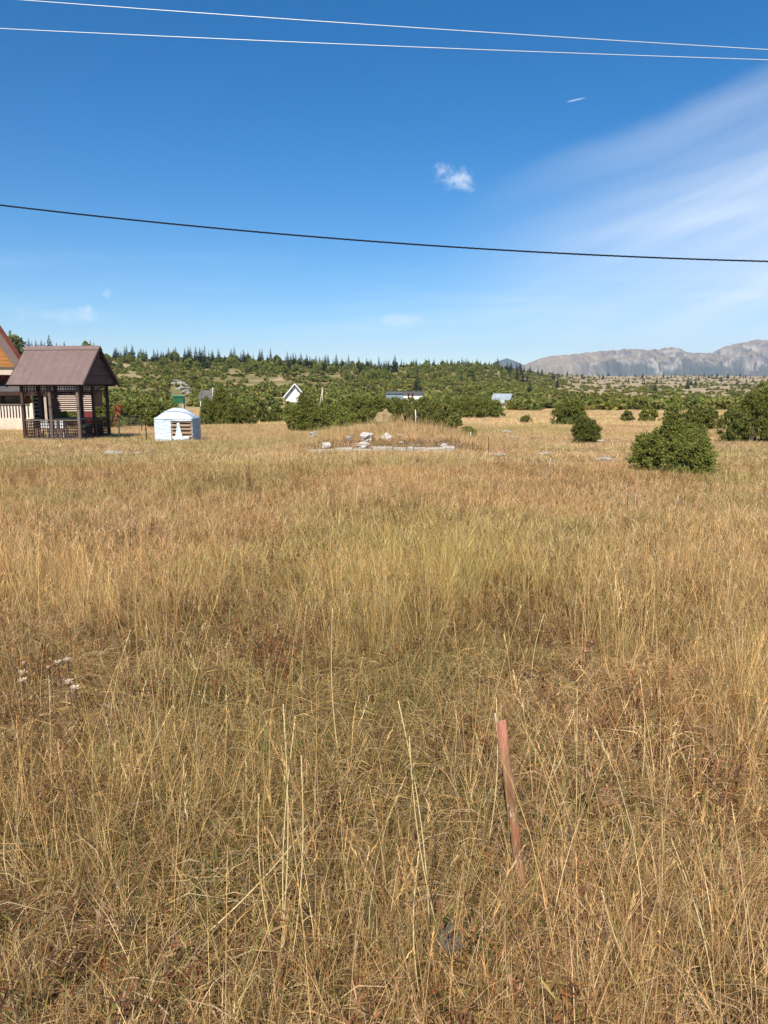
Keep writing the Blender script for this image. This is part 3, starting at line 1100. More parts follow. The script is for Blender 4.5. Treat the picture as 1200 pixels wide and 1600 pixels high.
# ---- scattered field stones (photo position, half width px, kind, label)
GS = 'pale stones lying in the meadow'
for i, (px, py, hw, lab) in enumerate((
        (176, 712, 15, 'grey flat stone heap in the grass left, below the gazebo'),
        (215, 710, 7, 'small grey stone right of the flat stone heap by the gazebo'),
        (457, 803, 8, 'lone pale stone in the open grass left of centre'),
        (613, 769, 5, 'tiny white stone in the grass below the foundation'),
        (675, 942, 9, 'whitish stone in the middle of the nearer meadow'),
        (851, 711, 10, 'flat white stone at the head of the thin leaning stick'),
        (800, 686, 10, 'flat pale slab in the short grass right of the foundation'),
        (792, 676, 9, 'pale slab farthest left of the small round juniper'),
        (780, 713, 12, 'pale flat stone right of the thin dark rod'),
        (946, 720, 13, 'long pale slab left of the big juniper'),
        (958, 726, 8, 'small pale stone below the long slab left of the big juniper'),
        (938, 691, 10, 'pinkish white stone at the foot of the small round juniper'),
        (1008, 738, 7, 'whitish sliver of stone under the left foot of the big juniper'),
        (955, 772, 6, 'pale flake of stone left of the dark dry stalk'),
        (976, 772, 7, 'pale flat flake of stone beside the dark dry stalk'),
        (1062, 788, 9, 'pale flat stone on open ground below the big juniper'),
        (1106, 766, 6, 'small flat stone right of the stone below the big juniper'),
        (700, 669, 8, 'stone at the right end of the shrubs on the heap'),
        (1018, 697, 7, 'pinkish stone in the short grass left behind the big juniper'))):
    p = ground_hit(px, py)
    s = hw / FPX * p.y
    rock('stone', p + Vector((0, 0, s * 0.22)), s, s * 0.75, s * (0.55 if 'heap' not in lab else 0.9), M['rock'] if 'grey' in lab or 'flat' in lab or 'slab' in lab else M['rock_white'], lab, GS, 4 + i % 2 if 'flat' in lab or 'slab' in lab else i, i * 0.7)
p = ground_hit(703, 1500)
rock('stone', p + Vector((0, 0, 0.04)), 0.045, 0.045, 0.085, simple_mat('lichen_stone', (0.17, 0.145, 0.115), (0.38, 0.34, 0.28), 14, 0.95, 0.1, bmp=1.0), 'lichen grey stone among tall straw at the bottom, left of the stake', GS, 3, 0.4)
for k, (px, py, sz) in enumerate(((276, 597, 1.0), (281, 603, 1.35), (286, 609, 1.3), (291, 615, 1.1))):
    p = ground_hit(px, py)
    o = rock('rock_outcrop', p + Vector((0, 0, sz * 0.1)), sz * 1.25, sz * 2.2, sz * 1.5, M['outcrop'],
             ('uppermost', 'second highest', 'third', 'lowest')[k] + ' slab of the grey outcrop on the slope behind the tarped shelter', 'grey outcrop slabs on the slope', k, 0.5 + k)


# ---- rods and sticks
def rod(name, px, py0, py1, lean_px, rad, mat, label, cat='rod', D=None):
    b = ground_hit(px, py1) if D is None else at(px, D)
    tpt = ray_at(px + lean_px, py0, b.y)
    m = MB()
    mid = b.lerp(tpt, 0.5) + Vector((rad, 0, 0))
    m.tube([b - Vector((0, 0, 0.1)), mid, tpt], [rad, rad * 0.9, rad * 0.75], 6)
    m.v = [(v[0] - b.x, v[1] - b.y, v[2] - b.z) for v in m.v]
    o = m.build(name, mat, smooth=True)
    o.location = b
    tag(o, label, cat)
    return o


rod('marker_rod', 763, 681, 711, 0, 0.011, M['dark'], 'thin dark rod standing right of the foundation', 'rod')
rod('marker_peg', 735, 675, 688, 0, 0.016, M['white_paint'], 'short white peg by the low bush right of the foundation', 'peg')
rod('marker_peg', 649, 640, 660, 0, 0.018, M['white_paint'], 'white peg among the shrubs on the heap', 'peg', D=26.5)
rod('leaning_stick', 855, 716, 752, 5, 0.009, M['rock'], 'thin grey stick leaning in the meadow below a flat stone', 'stick')
rod('dry_stalk', 979, 752, 806, 3, 0.006, M['bark'], 'thin dark dry stalk standing in the right meadow', 'stalk')
rod('dry_stalk', 990, 770, 806, 4, 0.004, M['pole_wood'], 'pale thin stalk just right of the dark stalk', 'stalk')

# ---- gazebo
GZ = at(108, 30.3)
GTH = R(-6)
ge = empty('gazebo', GZ, GTH)
GL, GW = 2.28, 2.4        # along the ridge, across it
hx, hy = GL / 2, GW / 2
EAVE, RAIL, RIDGE = 2.20, 0.80, 3.66
OX, OY = 0.43, 0.34
for (x, y) in ((-hx, -hy), (hx, -hy), (hx, hy), (-hx, hy), (0, -hy), (0.0, hy), (-hx, 0), (hx, 0)):
    m = MB(); m.box((x, y, EAVE / 2 + 0.02), (0.11, 0.11, EAVE + 0.1))
    m.build('post', M['grey_wood'] if (y < 0 and x >= 0) else M['dark_wood'], ge, bevel=0.006)  # one wood: two front posts coloured as sunlit, the others as shaded
slope = math.atan2(RIDGE - EAVE, hy + OY)


def corrugated(sgn):
    """one ribbed sheet slope from the ridge down to the eave"""
    nx2 = 190
    xs = np.linspace(-hx - OX, hx + OX, nx2)
    V = []; F = []
    nrm = Vector((0, sgn * math.sin(slope), math.cos(slope)))
    for x in xs:
        ph = (x / 0.105) % 1.0
        rib = 0.014 * max(0.0, min(1.0, (0.5 - abs(ph - 0.5)) * 7 - 0.4))
        for (yy_, zz_) in ((0.0, RIDGE), (sgn * (hy + OY), EAVE - 0.03)):
            V.append((x, yy_ + nrm.y * rib, zz_ + nrm.z * rib))
        for (yy_, zz_) in ((0.0, RIDGE), (sgn * (hy + OY), EAVE - 0.03)):
            V.append((x, yy_ - nrm.y * 0.012, zz_ - nrm.z * 0.012))
    for i in range(nx2 - 1):
        a = i * 4; b = a + 4
        F += [(a, a + 1, b + 1, b), (a + 2, b + 2, b + 3, a + 3), (a + 1, a + 3, b + 3, b + 1), (a, b, b + 2, a + 2)]
    F += [(0, 2, 3, 1), (len(V) - 4, len(V) - 3, len(V) - 1, len(V) - 2)]
    m = MB(); m.v = V; m.f = F
    return m.build('roof_sheet', M['roof_metal'], ge)


corrugated(-1); corrugated(1)
m = MB()
for sgn in (-1, 1):
    m.poly([(-hx - OX - 0.01, 0, RIDGE + 0.05), (hx + OX + 0.01, 0, RIDGE + 0.05),
            (hx + OX + 0.01, sgn * 0.17, RIDGE + 0.05 - 0.17 * math.tan(slope)), (-hx - OX - 0.01, sgn * 0.17, RIDGE + 0.05 - 0.17 * math.tan(slope))], 0.012,
           (0, sgn * math.sin(slope), math.cos(slope)))
m.build('ridge_cap', M['roof_metal'], ge)
for sx in (-1, 1):                                                      # gable boarding
    m = MB()
    nb = 4
    gz0, gz1 = EAVE - 0.02, RIDGE - 0.05
    hw0 = hy + OY - 0.06
    for i in range(nb):
        a = gz0 + (gz1 - gz0) * i / nb + 0.012; b = gz0 + (gz1 - gz0) * (i + 1) / nb
        wa = hw0 * (1 - (a - gz0) / (gz1 - gz0)); wb = hw0 * (1 - (b - gz0) / (gz1 - gz0))
        xx = sx * (hx + OX - 0.10)
        xb = xx - sx * 0.035
        pts = [(xx, -wa, a), (xx, wa, a), (xb, wb, b), (xb, -wb, b)] if wb > 0.02 else [(xx, -wa, a), (xx, wa, a), (xx, 0, b)]
        m.poly(pts, 0.022, (sx, 0, 0))
    m.build('gable_boards', M['gable_wood'], ge)
    m = MB()
    for sgn in (-1, 1):
        m.bar((sx * (hx + OX - 0.02), sgn * (hy + OY), EAVE - 0.09), (sx * (hx + OX - 0.02), 0, RIDGE - 0.06), 0.03, 0.12)
    m.build('verge_board', M['dark_wood'], ge)
m = MB()
for sgn in (-1, 1):
    m.box((0, sgn * hy, EAVE - 0.02), (GL + 2 * OX - 0.1, 0.10, 0.13))
m.box((-hx, 0, EAVE - 0.03), (0.10, GW - 0.11, 0.11)); m.box((hx, 0, EAVE - 0.03), (0.10, GW - 0.11, 0.11))
m.build('top_beam', M['dark_wood'], ge)
m = MB(); m.box((0, 0, 0.06), (GL + 0.06, GW + 0.06, 0.1)); m.build('floor_deck', M['grey_wood'], ge)


def lattice(p0, p1, z0, z1, step, name, hole_top=None, arch=False):
    m = MB()
    p0, p1 = Vector(p0), Vector(p1)
    d = (p1 - p0); L = d.length; u = d / L
    nrm = Vector((-u.y, u.x, 0))
    n = int(L / step)
    for i in range(n + 1):
        s = (i + 0.5) / (n + 1)
        c = p0 + d * s
        lo = z0
        if arch: lo = z0 + (z1 - z0) * 0.55 * math.sin(math.pi * s)
        m.bar((c.x, c.y, lo), (c.x, c.y, z1), 0.012, 0.026, up=nrm)
    nz_ = max(2, int((z1 - z0) / step))
    for k in range(nz_):
        z = z0 + (z1 - z0) * (k + 0.5) / nz_
        if arch:
            t_ = (z - z0) / ((z1 - z0) * 0.55)
            if t_ < 1:
                s0 = math.asin(t_) / math.pi
                for (sa, sb) in ((0, s0), (1 - s0, 1)):
                    a = p0 + d * sa + nrm * 0.013; b = p0 + d * sb + nrm * 0.013
                    m.bar((a.x, a.y, z), (b.x, b.y, z), 0.012, 0.024)
                continue
        a = p0 + nrm * 0.013; b = p1 + nrm * 0.013
        m.bar((a.x, a.y, z), (b.x, b.y, z), 0.012, 0.026)
    return m.build(name, M['dark_wood'], ge)


for (a, b) in (((-hx, -hy), (0, -hy)), ((0, -hy), (hx, -hy)), ((hx, -hy), (hx, 0)), ((hx, 0), (hx, hy)), ((-hx, -hy), (-hx, 0)), ((-hx, 0), (-hx, hy)), ((-hx, hy), (0, hy)), ((0, hy), (hx, hy))):
    av = Vector((*a, 0)); bv = Vector((*b, 0))
    u = (bv - av).normalized() * 0.06
    lattice(av + u, bv - u, EAVE - 0.56, EAVE - 0.08, 0.105, 'valance_lattice', arch=True)
    if a == (-hx, 0): continue                                      # the entrance
    lattice(av + u, bv - u, 0.08, RAIL - 0.03, 0.10, 'railing_lattice')
    m = MB(); m.bar((av.x + u.x, av.y + u.y, RAIL), (bv.x - u.x, bv.y - u.y, RAIL), 0.11, 0.045)
    m.build('hand_rail', M['grey_wood'] if av.y < 0 and bv.y < 0 else M['dark_wood'], ge, bevel=0.006)  # front rails take the sunlit wood tone, the rest the shaded tone
tag(ge, 'brown metal roofed open gazebo with lattice railings, dark gable boards', 'gazebo')
keep_out((GZ.x, GZ.y - 0.4), hx + 0.15, hy + 0.55)


def in_gz(x, y, z): return ge.matrix_world @ Vector((x, y, z)) if False else GZ + Matrix.Rotation(GTH, 3, 'Z') @ Vector((x, y, z))


# table and chairs inside
te = empty('picnic_table', in_gz(0.1, 0.1, 0.11), GTH)
m = MB(); m.box((0, 0, 0.70), (1.1, 0.6, 0.04)); m.build('table_top', M['pallet'], te)
for sx in (-1, 1):
    for sy in (-1, 1):
        m = MB(); m.box((sx * 0.48, sy * 0.24, 0.34), (0.06, 0.06, 0.68)); m.build('leg', M['pallet'], te)
tag(te, 'pale wooden table standing inside the gazebo', 'table')


def make_chair(p, rz, lab):
    c = empty('garden_chair', p, rz); c.scale = (0.85, 0.85, 0.80)
    m = MB(); m.box((0, 0, 0.42), (0.44, 0.42, 0.03)); m.build('seat', M['plastic_white'], c, bevel=0.01)
    m = MB()
    for k in range(5): m.box((-0.18 + k * 0.09, 0.21, 0.62), (0.055, 0.02, 0.36))
    m.box((0, 0.212, 0.83), (0.46, 0.03, 0.07)); m.build('backrest', M['plastic_white'], c)
    for sx in (-1, 1):
        m = MB(); m.bar((sx * 0.22, -0.2, 0.64), (sx * 0.22, 0.2, 0.66), 0.05, 0.025); m.bar((sx * 0.22, -0.2, 0.43), (sx * 0.22, -0.2, 0.64), 0.04, 0.03)
        m.build('armrest', M['plastic_white'], c)
        for sy in (-1, 1):
            m = MB(); m.bar((sx * 0.19, sy * 0.17, 0.42), (sx * 0.22, sy * 0.21, 0.0), 0.04, 0.035); m.build('leg', M['plastic_white'], c)
    tag(c, lab, 'chair', 'white garden chairs in the gazebo')


make_chair(in_gz(0.05, -0.62, 0.11), GTH + math.pi, 'white plastic chair behind the front railing of the gazebo, right of its middle post')
make_chair(in_gz(-0.55, -0.55, 0.11), GTH + math.pi - 0.4, 'white plastic chair behind the left half of the front railing of the gazebo')
be = empty('bench', in_gz(0.92, 0.1, 0.11), GTH)
m = MB(); m.box((0, 0, 0.42), (0.36, 1.7, 0.05)); m.build('seat', M['grey_wood'], be)
for sy in (-1, 1):
    m = MB(); m.box((0, sy * 0.7, 0.2), (0.3, 0.07, 0.39)); m.build('leg', M['grey_wood'], be)
tag(be, 'wooden bench along the right side inside the gazebo', 'bench')
bl = MB()
for k in range(7):
    a0 = -0.5 + k * 0.14
    bl.box((0.0 + 0.01 * (k % 2), a0 + 0.07, 0.465 + 0.012 * math.sin(k * 2.1)), (0.4, 0.139, 0.03))
bl.box((-0.2, -0.02, 0.28), (0.02, 0.9, 0.36))
o = bl.build('blanket', M['teal']); o.location = in_gz(0.92, 0.1, 0.11); o.rotation_euler = (0, 0, GTH)
tag(o, 'teal blanket hanging over the bench inside the gazebo', 'blanket')

# ---- white tarped shelter
SH = at(279, 29.0)
STH = R(-3)
se = empty('tarped_shelter', SH, STH)
sw, sd, shh = 1.46, 1.05, 0.92
r6 = np.random.default_rng(3)


def sheet(name, fn, nu, nv, mat, thick=0.012, amp=0.012, seed=0):
    """wrinkled plastic sheet over fn(u,v) -> (point, normal)"""
    V = []; F = []
    for side in (0, 1):
        for j in range(nv + 1):
            for i in range(nu + 1):
                p, n = fn(i / nu, j / nv)
                wv = (float(fbm(np.array([i * 0.5 + seed]), np.array([j * 1.3 + seed]), 3, seed)[0]) - 0.5) * 2 * amp
                V.append(tuple(Vector(p) + Vector(n) * (wv - side * thick)))
    w1 = nu + 1
    off = w1 * (nv + 1)
    for j in range(nv):
        for i in range(nu):
            a = j * w1 + i
            F.append((a, a + 1, a + w1 + 1, a + w1)); F.append((off + a, off + a + w1, off + a + w1 + 1, off + a + 1))
    for i in range(nu):
        F.append((i, off + i, off + i + 1, i + 1)); a = nv * w1 + i; F.append((a, a + 1, off + a + 1, off + a))
    for j in range(nv):
        a = j * w1; F.append((a, a + w1, off + a + w1, off + a)); a = j * w1 + nu; F.append((a, off + a, off + a + w1, a + w1))
    m = MB(); m.v = V; m.f = F
    return m.build(name, mat, se, smooth=True)


hxs, hys = sw / 2, sd / 2
sheet('front_sheet', lambda u, v: ((-hxs + u * sw * 0.44, -hys - 0.01, v * shh), (0, -1, 0)), 20, 22, M['tarp'], amp=0.022, seed=2)
sheet('side_sheet', lambda u, v: ((-hxs - 0.01, hys - u * sd, v * shh), (-1, 0, 0)), 12, 14, M['tarp'], amp=0.02, seed=5)
sheet('printed_sheet', lambda u, v: ((hxs + 0.01, -hys + u * sd, v * shh), (1, 0, 0)), 12, 14, M['print'], amp=0.02, seed=8)
sheet('back_sheet', lambda u, v: ((hxs - u * sw, hys + 0.01, v * shh), (0, 1, 0)), 14, 12, M['tarp'], amp=0.02, seed=9)
sheet('lintel_sheet', lambda u, v: ((-hxs + sw * 0.44 + u * sw * 0.56, -hys - 0.02, shh - 0.13 + v * 0.14), (0, -1, 0)), 14, 4, M['tarp'], amp=0.02, seed=12)


def dome(u, v):
    a = u * 2 - 1; b = v * 2 - 1
    k = (1 - abs(a) ** 1.9) * (1 - abs(b) ** 2.4)
    return ((a * (hxs + 0.025), b * (hys + 0.03), shh - 0.03 + 0.40 * max(k, 0) ** 0.85), (0, 0, 1))


sheet('roof_sheet', dome, 26, 20, M['tarp'], amp=0.02, seed=14)
sheet('torn_sheet', lambda u, v: ((hxs * 0.28 + (u - 0.5) * (0.10 + 0.32 * (1 - v) ** 1.6), -hys - 0.035, 0.05 + v * 0.68), (0, -1, 0)), 8, 14, M['tarp'], amp=0.03, seed=17)
sheet('lower_sheet', lambda u, v: ((-hxs * 0.08 + u * sw * 0.46, -hys - 0.03, 0.10 + v * 0.12), (0, -1, 0)), 12, 4, M['tarp'], amp=0.03, seed=19)
for k in range(6):
    m = MB(); m.box((hxs * 0.42, -hys + 0.02, 0.06 + k * 0.145), (sw * 0.56, 0.025, 0.085 if k % 3 else 0.07), Matrix.Rotation(r6.normal(0, 0.012), 3, 'Y'))
    m.build('slat', M['pallet'], se)
m = MB()
for i in range(9):
    for j in range(5):
        m.tube([(-hxs + 0.10 + i * 0.155 + r6.normal(0, 0.01), -hys + 0.18, 0.08 + j * 0.16), (-hxs + 0.10 + i * 0.155, hys - 0.06, 0.08 + j * 0.16)], 0.062 + r6.uniform(0, 0.012), 7)
m.build('stacked_logs', M['dark_firewood'], se)
for x in (-hxs + 0.04, -0.08, hxs - 0.04):
    m = MB(); m.box((x, -hys + 0.06, shh / 2), (0.07, 0.05, shh - 0.02))
    m.build('corner_post', M['pallet'], se)
tag(se, 'small white plastic tarped shelter with domed top and exposed pallet slats', 'shelter')
keep_out(SH, hxs + 0.05, hys + 0.05)
m = MB(); m.box((0, 0, 0.05), (0.5, 0.14, 0.03), Matrix.Rotation(0.15, 3, 'X')); m.box((0.05, -0.15, 0.02), (0.55, 0.12, 0.03))
o = m.build('loose_boards', M['pallet']); pb_ = ground_hit(291, 690); o.location = pb_
tag(o, 'two loose boards lying before the slatted side of the tarped shelter', 'boards')

# ---- wire mesh fence between gazebo and shelter
fp = [at(187, 30.0), at(229, 29.3), at(222, 37.0), at(150, 36.5)]
fe2 = empty('wire_fence', fp[0])


def loc(p): return Vector(p) - fp[0]


for (p, hgt, rad, mt) in ((fp[0], 0.80, 0.03, 'green_paint'), (fp[1], 0.98, 0.022, 'dark'), (fp[2], 0.95, 0.024, 'dark'), (fp[3], 1.05, 0.024, 'green_paint')):
    m = MB(); q0 = loc(p); m.tube([q0 - Vector((0, 0, 0.2)), q0 + Vector((0, 0, hgt))], rad, 8); m.box(q0 + Vector((0, 0, hgt)), (rad * 2.3, rad * 2.3, 0.02))
    m.build('post', M[mt], fe2)
m = MB()
for (a, b) in ((fp[0], fp[1]), (fp[2], fp[3])):
    a, b = loc(a), loc(b)
    n = int((b - a).length / 0.15)
    for k in range(8):
        dz = 0.08 + k * 0.11
        m.tube([a + Vector((0, 0, dz)), a.lerp(b, 0.5) + Vector((0, 0, dz - 0.012)), b + Vector((0, 0, dz))], 0.0017, 4)
    for i in range(1, n):
        c = a.lerp(b, i / n)
        m.tube([c + Vector((0, 0, 0.05)), c + Vector((0, 0, 0.86))], 0.0013, 4)
m.build('wire_mesh', M['wire'], fe2)
tag(fe2, 'low wire mesh fence on green and dark posts between gazebo and tarped shelter', 'fence')

# ---- wooden chalet at the left edge
CH = at(-30, 41.0)
CTH = R(26)
ce = empty('wooden_chalet', CH, CTH)
PXM = 41.0 / FPX
ap, hb, zb = 7.9, 2.55, 3.28            # apex height, half width of the gable at its foot, foot height
dep = 7.0
m = MB()
nb = 18
for i in range(nb):
    a = zb + (ap - 0.35 - zb) * i / nb + 0.01; b = zb + (ap - 0.35 - zb) * (i + 1) / nb
    wa = (hb - 0.22) * (1 - (a - zb) / (ap - 0.3 - zb)); wb = (hb - 0.22) * (1 - (b - zb) / (ap - 0.3 - zb))
    m.poly([(-wa, 0.0, a), (wa, 0.0, a), (wb, 0.0, b), (-wb, 0.0, b)], 0.04, (0, -1, 0.1))
m.build('gable_wall', M['orange_wood'], ce)
for sgn in (-1, 1):
    m = MB()
    a = Vector((sgn * (hb + 0.12), -0.55, zb - 0.15)); b = Vector((0, -0.55, ap))
    m.poly([a, b, b + Vector((0, dep + 0.6, 0)), a + Vector((0, dep + 0.6, 0))], 0.10, (sgn * (ap - zb), 0, hb))
    m.build('roof_slope', M['roof_metal'], ce)
    m = MB()
    m.bar(a + Vector((0, -0.03, -0.02)), b + Vector((0, -0.03, -0.02)), 0.05, 0.22)
    m.build('verge_board', M['red_wood'], ce)
m = MB(); m.box((0, -0.35, zb - 0.16), (2 * hb - 0.5, 0.9, 0.30)); m.build('balcony_band', M['cream'], ce)
m = MB(); m.box((0, -0.36, zb + 0.06), (2 * hb - 0.52, 0.95, 0.11)); m.build('balcony_sill', M['grey_wood'], ce)
m = MB(); m.box((0, 3.4, 1.2), (2 * hb + 0.1, 6.4, 2.4)); m.build('lower_wall', M['red_wood'], ce)
m = MB()
for x in (-2.0, -1.0, 0.0, 1.0, 2.0):
    m.bar((x, 0.1, 2.45), (x + 0.4, -0.35, zb - 0.32), 0.10, 0.10)
m.box((0, 0.14, 2.75), (2 * hb - 0.2, 0.08, 0.72))
m.build('timber_brackets', M['red_wood'], ce)
m = MB()
m.poly([(-hb - 0.6, -1.35, 2.02), (hb + 1.0, -1.35, 2.02), (hb + 1.0, 0.12, 2.52), (-hb - 0.6, 0.12, 2.52)], 0.08, (0, -0.3, 1))
m.build('veranda_roof', M['slate'], ce)
m = MB(); m.box((0.2, -1.36, 1.97), (2 * hb + 1.7, 0.05, 0.22)); m.build('veranda_fascia', M['dark_wood'], ce)
for k in range(4):
    wx = -1.9 + k * 1.25
    m = MB()
    for (dx_, dz_, sx_, sz_) in ((0, 0.42, 1.16, 0.07), (0, -0.42, 1.16, 0.07), (-0.55, 0, 0.06, 0.77), (0.55, 0, 0.06, 0.77), (0, 0, 0.04, 0.77)):
        m.box((wx + dx_, 0.145, 1.42 + dz_), (sx_, 0.06, sz_))
    wf = m.build('window', M['dark_wood'], ce)
    m = MB(); m.box((wx, 0.155, 1.42), (1.04, 0.02, 0.76)); m.build('pane', M['glass'], wf)
for x in (-2.9, 0.0, hb + 0.75):
    m = MB(); m.box((x, -1.25, 1.0), (0.12, 0.12, 2.0)); m.build('veranda_post', M['pole_wood'], ce)
tag(ce, 'steep wooden chalet with orange boarded gable and brown roof at left edge', 'house')
keep_out((CH.x, CH.y), 4.0, 1.5)

# terrace fence in front of the chalet
tf = at(-20, 38.6)
fe3 = empty('terrace_fence', tf, R(1))
x0, x1 = -3.2, (50 - -20) / FPX * 38.6
m = MB(); m.box(((x0 + x1) / 2, 0, 0.31), (x1 - x0, 0.16, 0.72)); m.build('plinth_wall', M['cream'], fe3)
m = MB()
nbal = int((x1 - x0) / 0.155)
for i in range(nbal + 1):
    m.box((x0 + 0.05 + i * (x1 - x0 - 0.1) / nbal, 0, 1.0), (0.085, 0.035, 0.66))
m.build('balusters', M['cream_paint'], fe3)
m = MB(); m.box(((x0 + x1) / 2, 0, 1.37), (x1 - x0 + 0.06, 0.12, 0.07)); m.build('top_rail', M['grey_wood'], fe3)
for x in (x0 + 1.6, x1 + 0.07):
    m = MB(); m.box((x, 0, 0.7), (0.12, 0.14, 1.46)); m.build('post', M['cream_paint'], fe3)
tag(fe3, 'cream terrace fence with upright pickets on a low wall before the chalet', 'fence')

# dark hut with red and white slatted wall behind the gazebo
HT = at(98, 47.0)
he = empty('slatted_hut', HT, R(-2))
m = MB(); m.box((-1.0, 0.5, 1.15), (1.2, 1.6, 2.3)); m.build('dark_wall', M['red_wood'], he)
for k in range(9):
    m = MB(); m.box((0.9, -0.28, 1.05 + k * 0.13), (2.5, 0.03, 0.055)); m.build('slat', M['cream_paint'], he)
m = MB(); m.box((0.9, -0.22, 1.15), (2.5, 0.04, 2.3)); m.build('red_wall', simple_mat('red_painted_board', (0.13, 0.028, 0.026), (0.20, 0.04, 0.035), 4), he)
m = MB(); m.box((0.9, 0.6, 1.15), (2.4, 1.5, 2.3)); m.build('back_wall', M['red_wood'], he)
for k in range(7):
    m = MB(); m.box((-1.42, -0.32, 0.6 + k * 0.24), (0.3, 0.03, 0.1)); m.build('slat', M['cream_paint'], he)
m = MB(); m.poly([(-1.9, -0.55, 2.32), (2.4, -0.55, 2.32), (2.4, 1.6, 2.75), (-1.9, 1.6, 2.75)], 0.08, (0, -0.2, 1)); m.build('roof', M['slate'], he)
tag(he, 'hut with red and white slatted wall seen through the gazebo', 'hut')

# ---- far houses
WH = at(461, 200)
we = empty('white_house', WH, R(4))
u = 200 / FPX
hw_, hb_, hp_ = 14.0 * u, 1.6, 27.5 * u       # half width, wall height, ridge height
dp = 7.5
m = MB()
m.poly([(-hw_, 0, -0.6), (hw_, 0, -0.6), (hw_, 0, hb_), (0, 0, hp_ - 0.2), (-hw_, 0, hb_)], dp, (0, -1, 0))
m.build('wall', M['white_paint'], we)
for sgn in (-1, 1):
    m = MB()
    a = Vector((sgn * (hw_ + 0.65), -0.5, hb_ - 0.48)); b = Vector((0, -0.5, hp_ + 0.05))
    m.poly([a, b, b + Vector((0, dp + 1.0, 0)), a + Vector((0, dp + 1.0, 0))], 0.12, (sgn * (hp_ - hb_), 0, hw_))
    m.build('roof', M['slate'], we)
    m = MB(); m.bar(a + Vector((0, -0.04, 0.0)), b + Vector((0, -0.04, 0.0)), 0.06, 0.26); m.build('verge_board', M['white_paint'], we)
    m = MB(); wx = sgn * 0.82
    m.box((wx, -0.02, 2.95), (0.42, 0.06, 0.52)); wf = m.build('window', M['white_paint'], we)
    m = MB(); m.box((wx, -0.055, 2.95), (0.32, 0.03, 0.42)); m.build('pane', M['glass'], wf)
tag(we, 'small white gabled house with two dark attic windows among bushes', 'house')

DK = at(324, 150)
de = empty('dark_cottage', DK, R(-4))
m = MB(); m.box((0, 1.2, 1.0), (2.9, 2.4, 2.0)); m.build('wall', M['white_paint'], de)
m = MB(); m.poly([(-1.75, -0.4, 1.55), (1.75, -0.4, 1.55), (1.6, 1.2, 3.3), (-1.6, 1.2, 3.3)], 0.1, (0, -0.7, 0.7)); m.poly([(-1.75, 2.8, 1.55), (1.75, 2.8, 1.55), (1.6, 1.2, 3.3), (-1.6, 1.2, 3.3)], 0.1, (0, 0.7, 0.7))
m.build('roof', M['slate'], de)
m = MB(); m.box((-0.4, -0.02, 1.0), (0.5, 0.06, 0.6)); wf = m.build('window', M['dark_wood'], de)
m = MB(); m.box((-0.4, -0.06, 1.0), (0.4, 0.03, 0.5)); m.build('pane', M['glass'], wf)
tag(de, 'low cottage with dark grey roof behind the bushes right of tarped shelter', 'house')

ZC = at(785, 150)
ze = empty('metal_roofed_cabin', ZC, R(-28))
m = MB(); m.box((0, 0, 0.55), (3.2, 2.9, 1.2)); m.build('wall', M['cream_paint'], ze)
for sgn in (-1, 1):
    m = MB(); m.poly([(-2.0, sgn * 1.95, 0.85), (2.0, sgn * 1.95, 0.85), (2.0, 0, 2.75), (-2.0, 0, 2.75)], 0.07, (0, sgn * 0.7, 0.7))
    for k in range(9):
        x = -1.9 + k * 0.475
        m.bar((x, sgn * 1.96, 0.87), (x, 0.02 * sgn, 2.78), 0.06, 0.08)
    m.build('roof', M['zinc'], ze)
m = MB(); m.poly([(1.75, -1.6, 1.1), (1.75, 1.6, 1.1), (1.75, 0, 2.62)], 0.06, (1, 0, 0)); m.poly([(-1.75, -1.6, 1.1), (-1.75, 1.6, 1.1), (-1.75, 0, 2.62)], 0.06, (-1, 0, 0))
m.build('gable', M['zinc'], ze)
tag(ze, 'cabin with steep pale ribbed metal roof behind the bush row', 'cabin')

LB = at(630, 130)
le = empty('long_shed', LB, R(0))
m = MB(); m.box((0.4, 1.2, 1.35), (6.0, 2.2, 2.7)); m.build('wall', M['white_paint'], le)
m = MB(); m.box((-1.5, 0.02, 2.3), (2.9, 0.2, 1.0)); m.build('blue_panel', simple_mat('blue_grey_sheet', (0.16, 0.22, 0.26), (0.24, 0.31, 0.35), 1.0, 0.5), le)
m = MB(); m.poly([(-3.0, -0.3, 2.72), (3.7, -0.3, 2.72), (3.7, 2.6, 3.0), (-3.0, 2.6, 3.0)], 0.08, (0, -0.1, 1)); m.build('roof', M['slate'], le)
for k in range(2):
    m = MB(); m.box((0.9 + k * 0.7, 0.08, 2.2), (0.26, 0.06, 0.8)); m.build('window', M['red_wood'], le)
tag(le, 'long low shed, blue grey at left and white at right, above the shrubs', 'shed')

KS = at(280.5, 105)
ke = empty('green_hive_box', KS, R(5)); ke.scale = (1.5, 1.5, 1.25)
m = MB(); m.box((0, 0, 1.35), (0.95, 0.8, 0.75)); m.build('box', M['green_paint'], ke)
m = MB(); m.box((0, 0, 1.77), (1.15, 1.0, 0.07)); m.build('lid', simple_mat('faded_green_lid', (0.05, 0.28, 0.17), (0.08, 0.36, 0.23), 3), ke)
for sx in (-1, 1):
    for sy in (-1, 1):
        m = MB(); m.box((sx * 0.4, sy * 0.32, 0.45), (0.09, 0.09, 1.1)); m.build('leg', M['pole_wood'], ke)
tag(ke, 'green box on legs on the slope directly behind the tarped shelter', 'box')


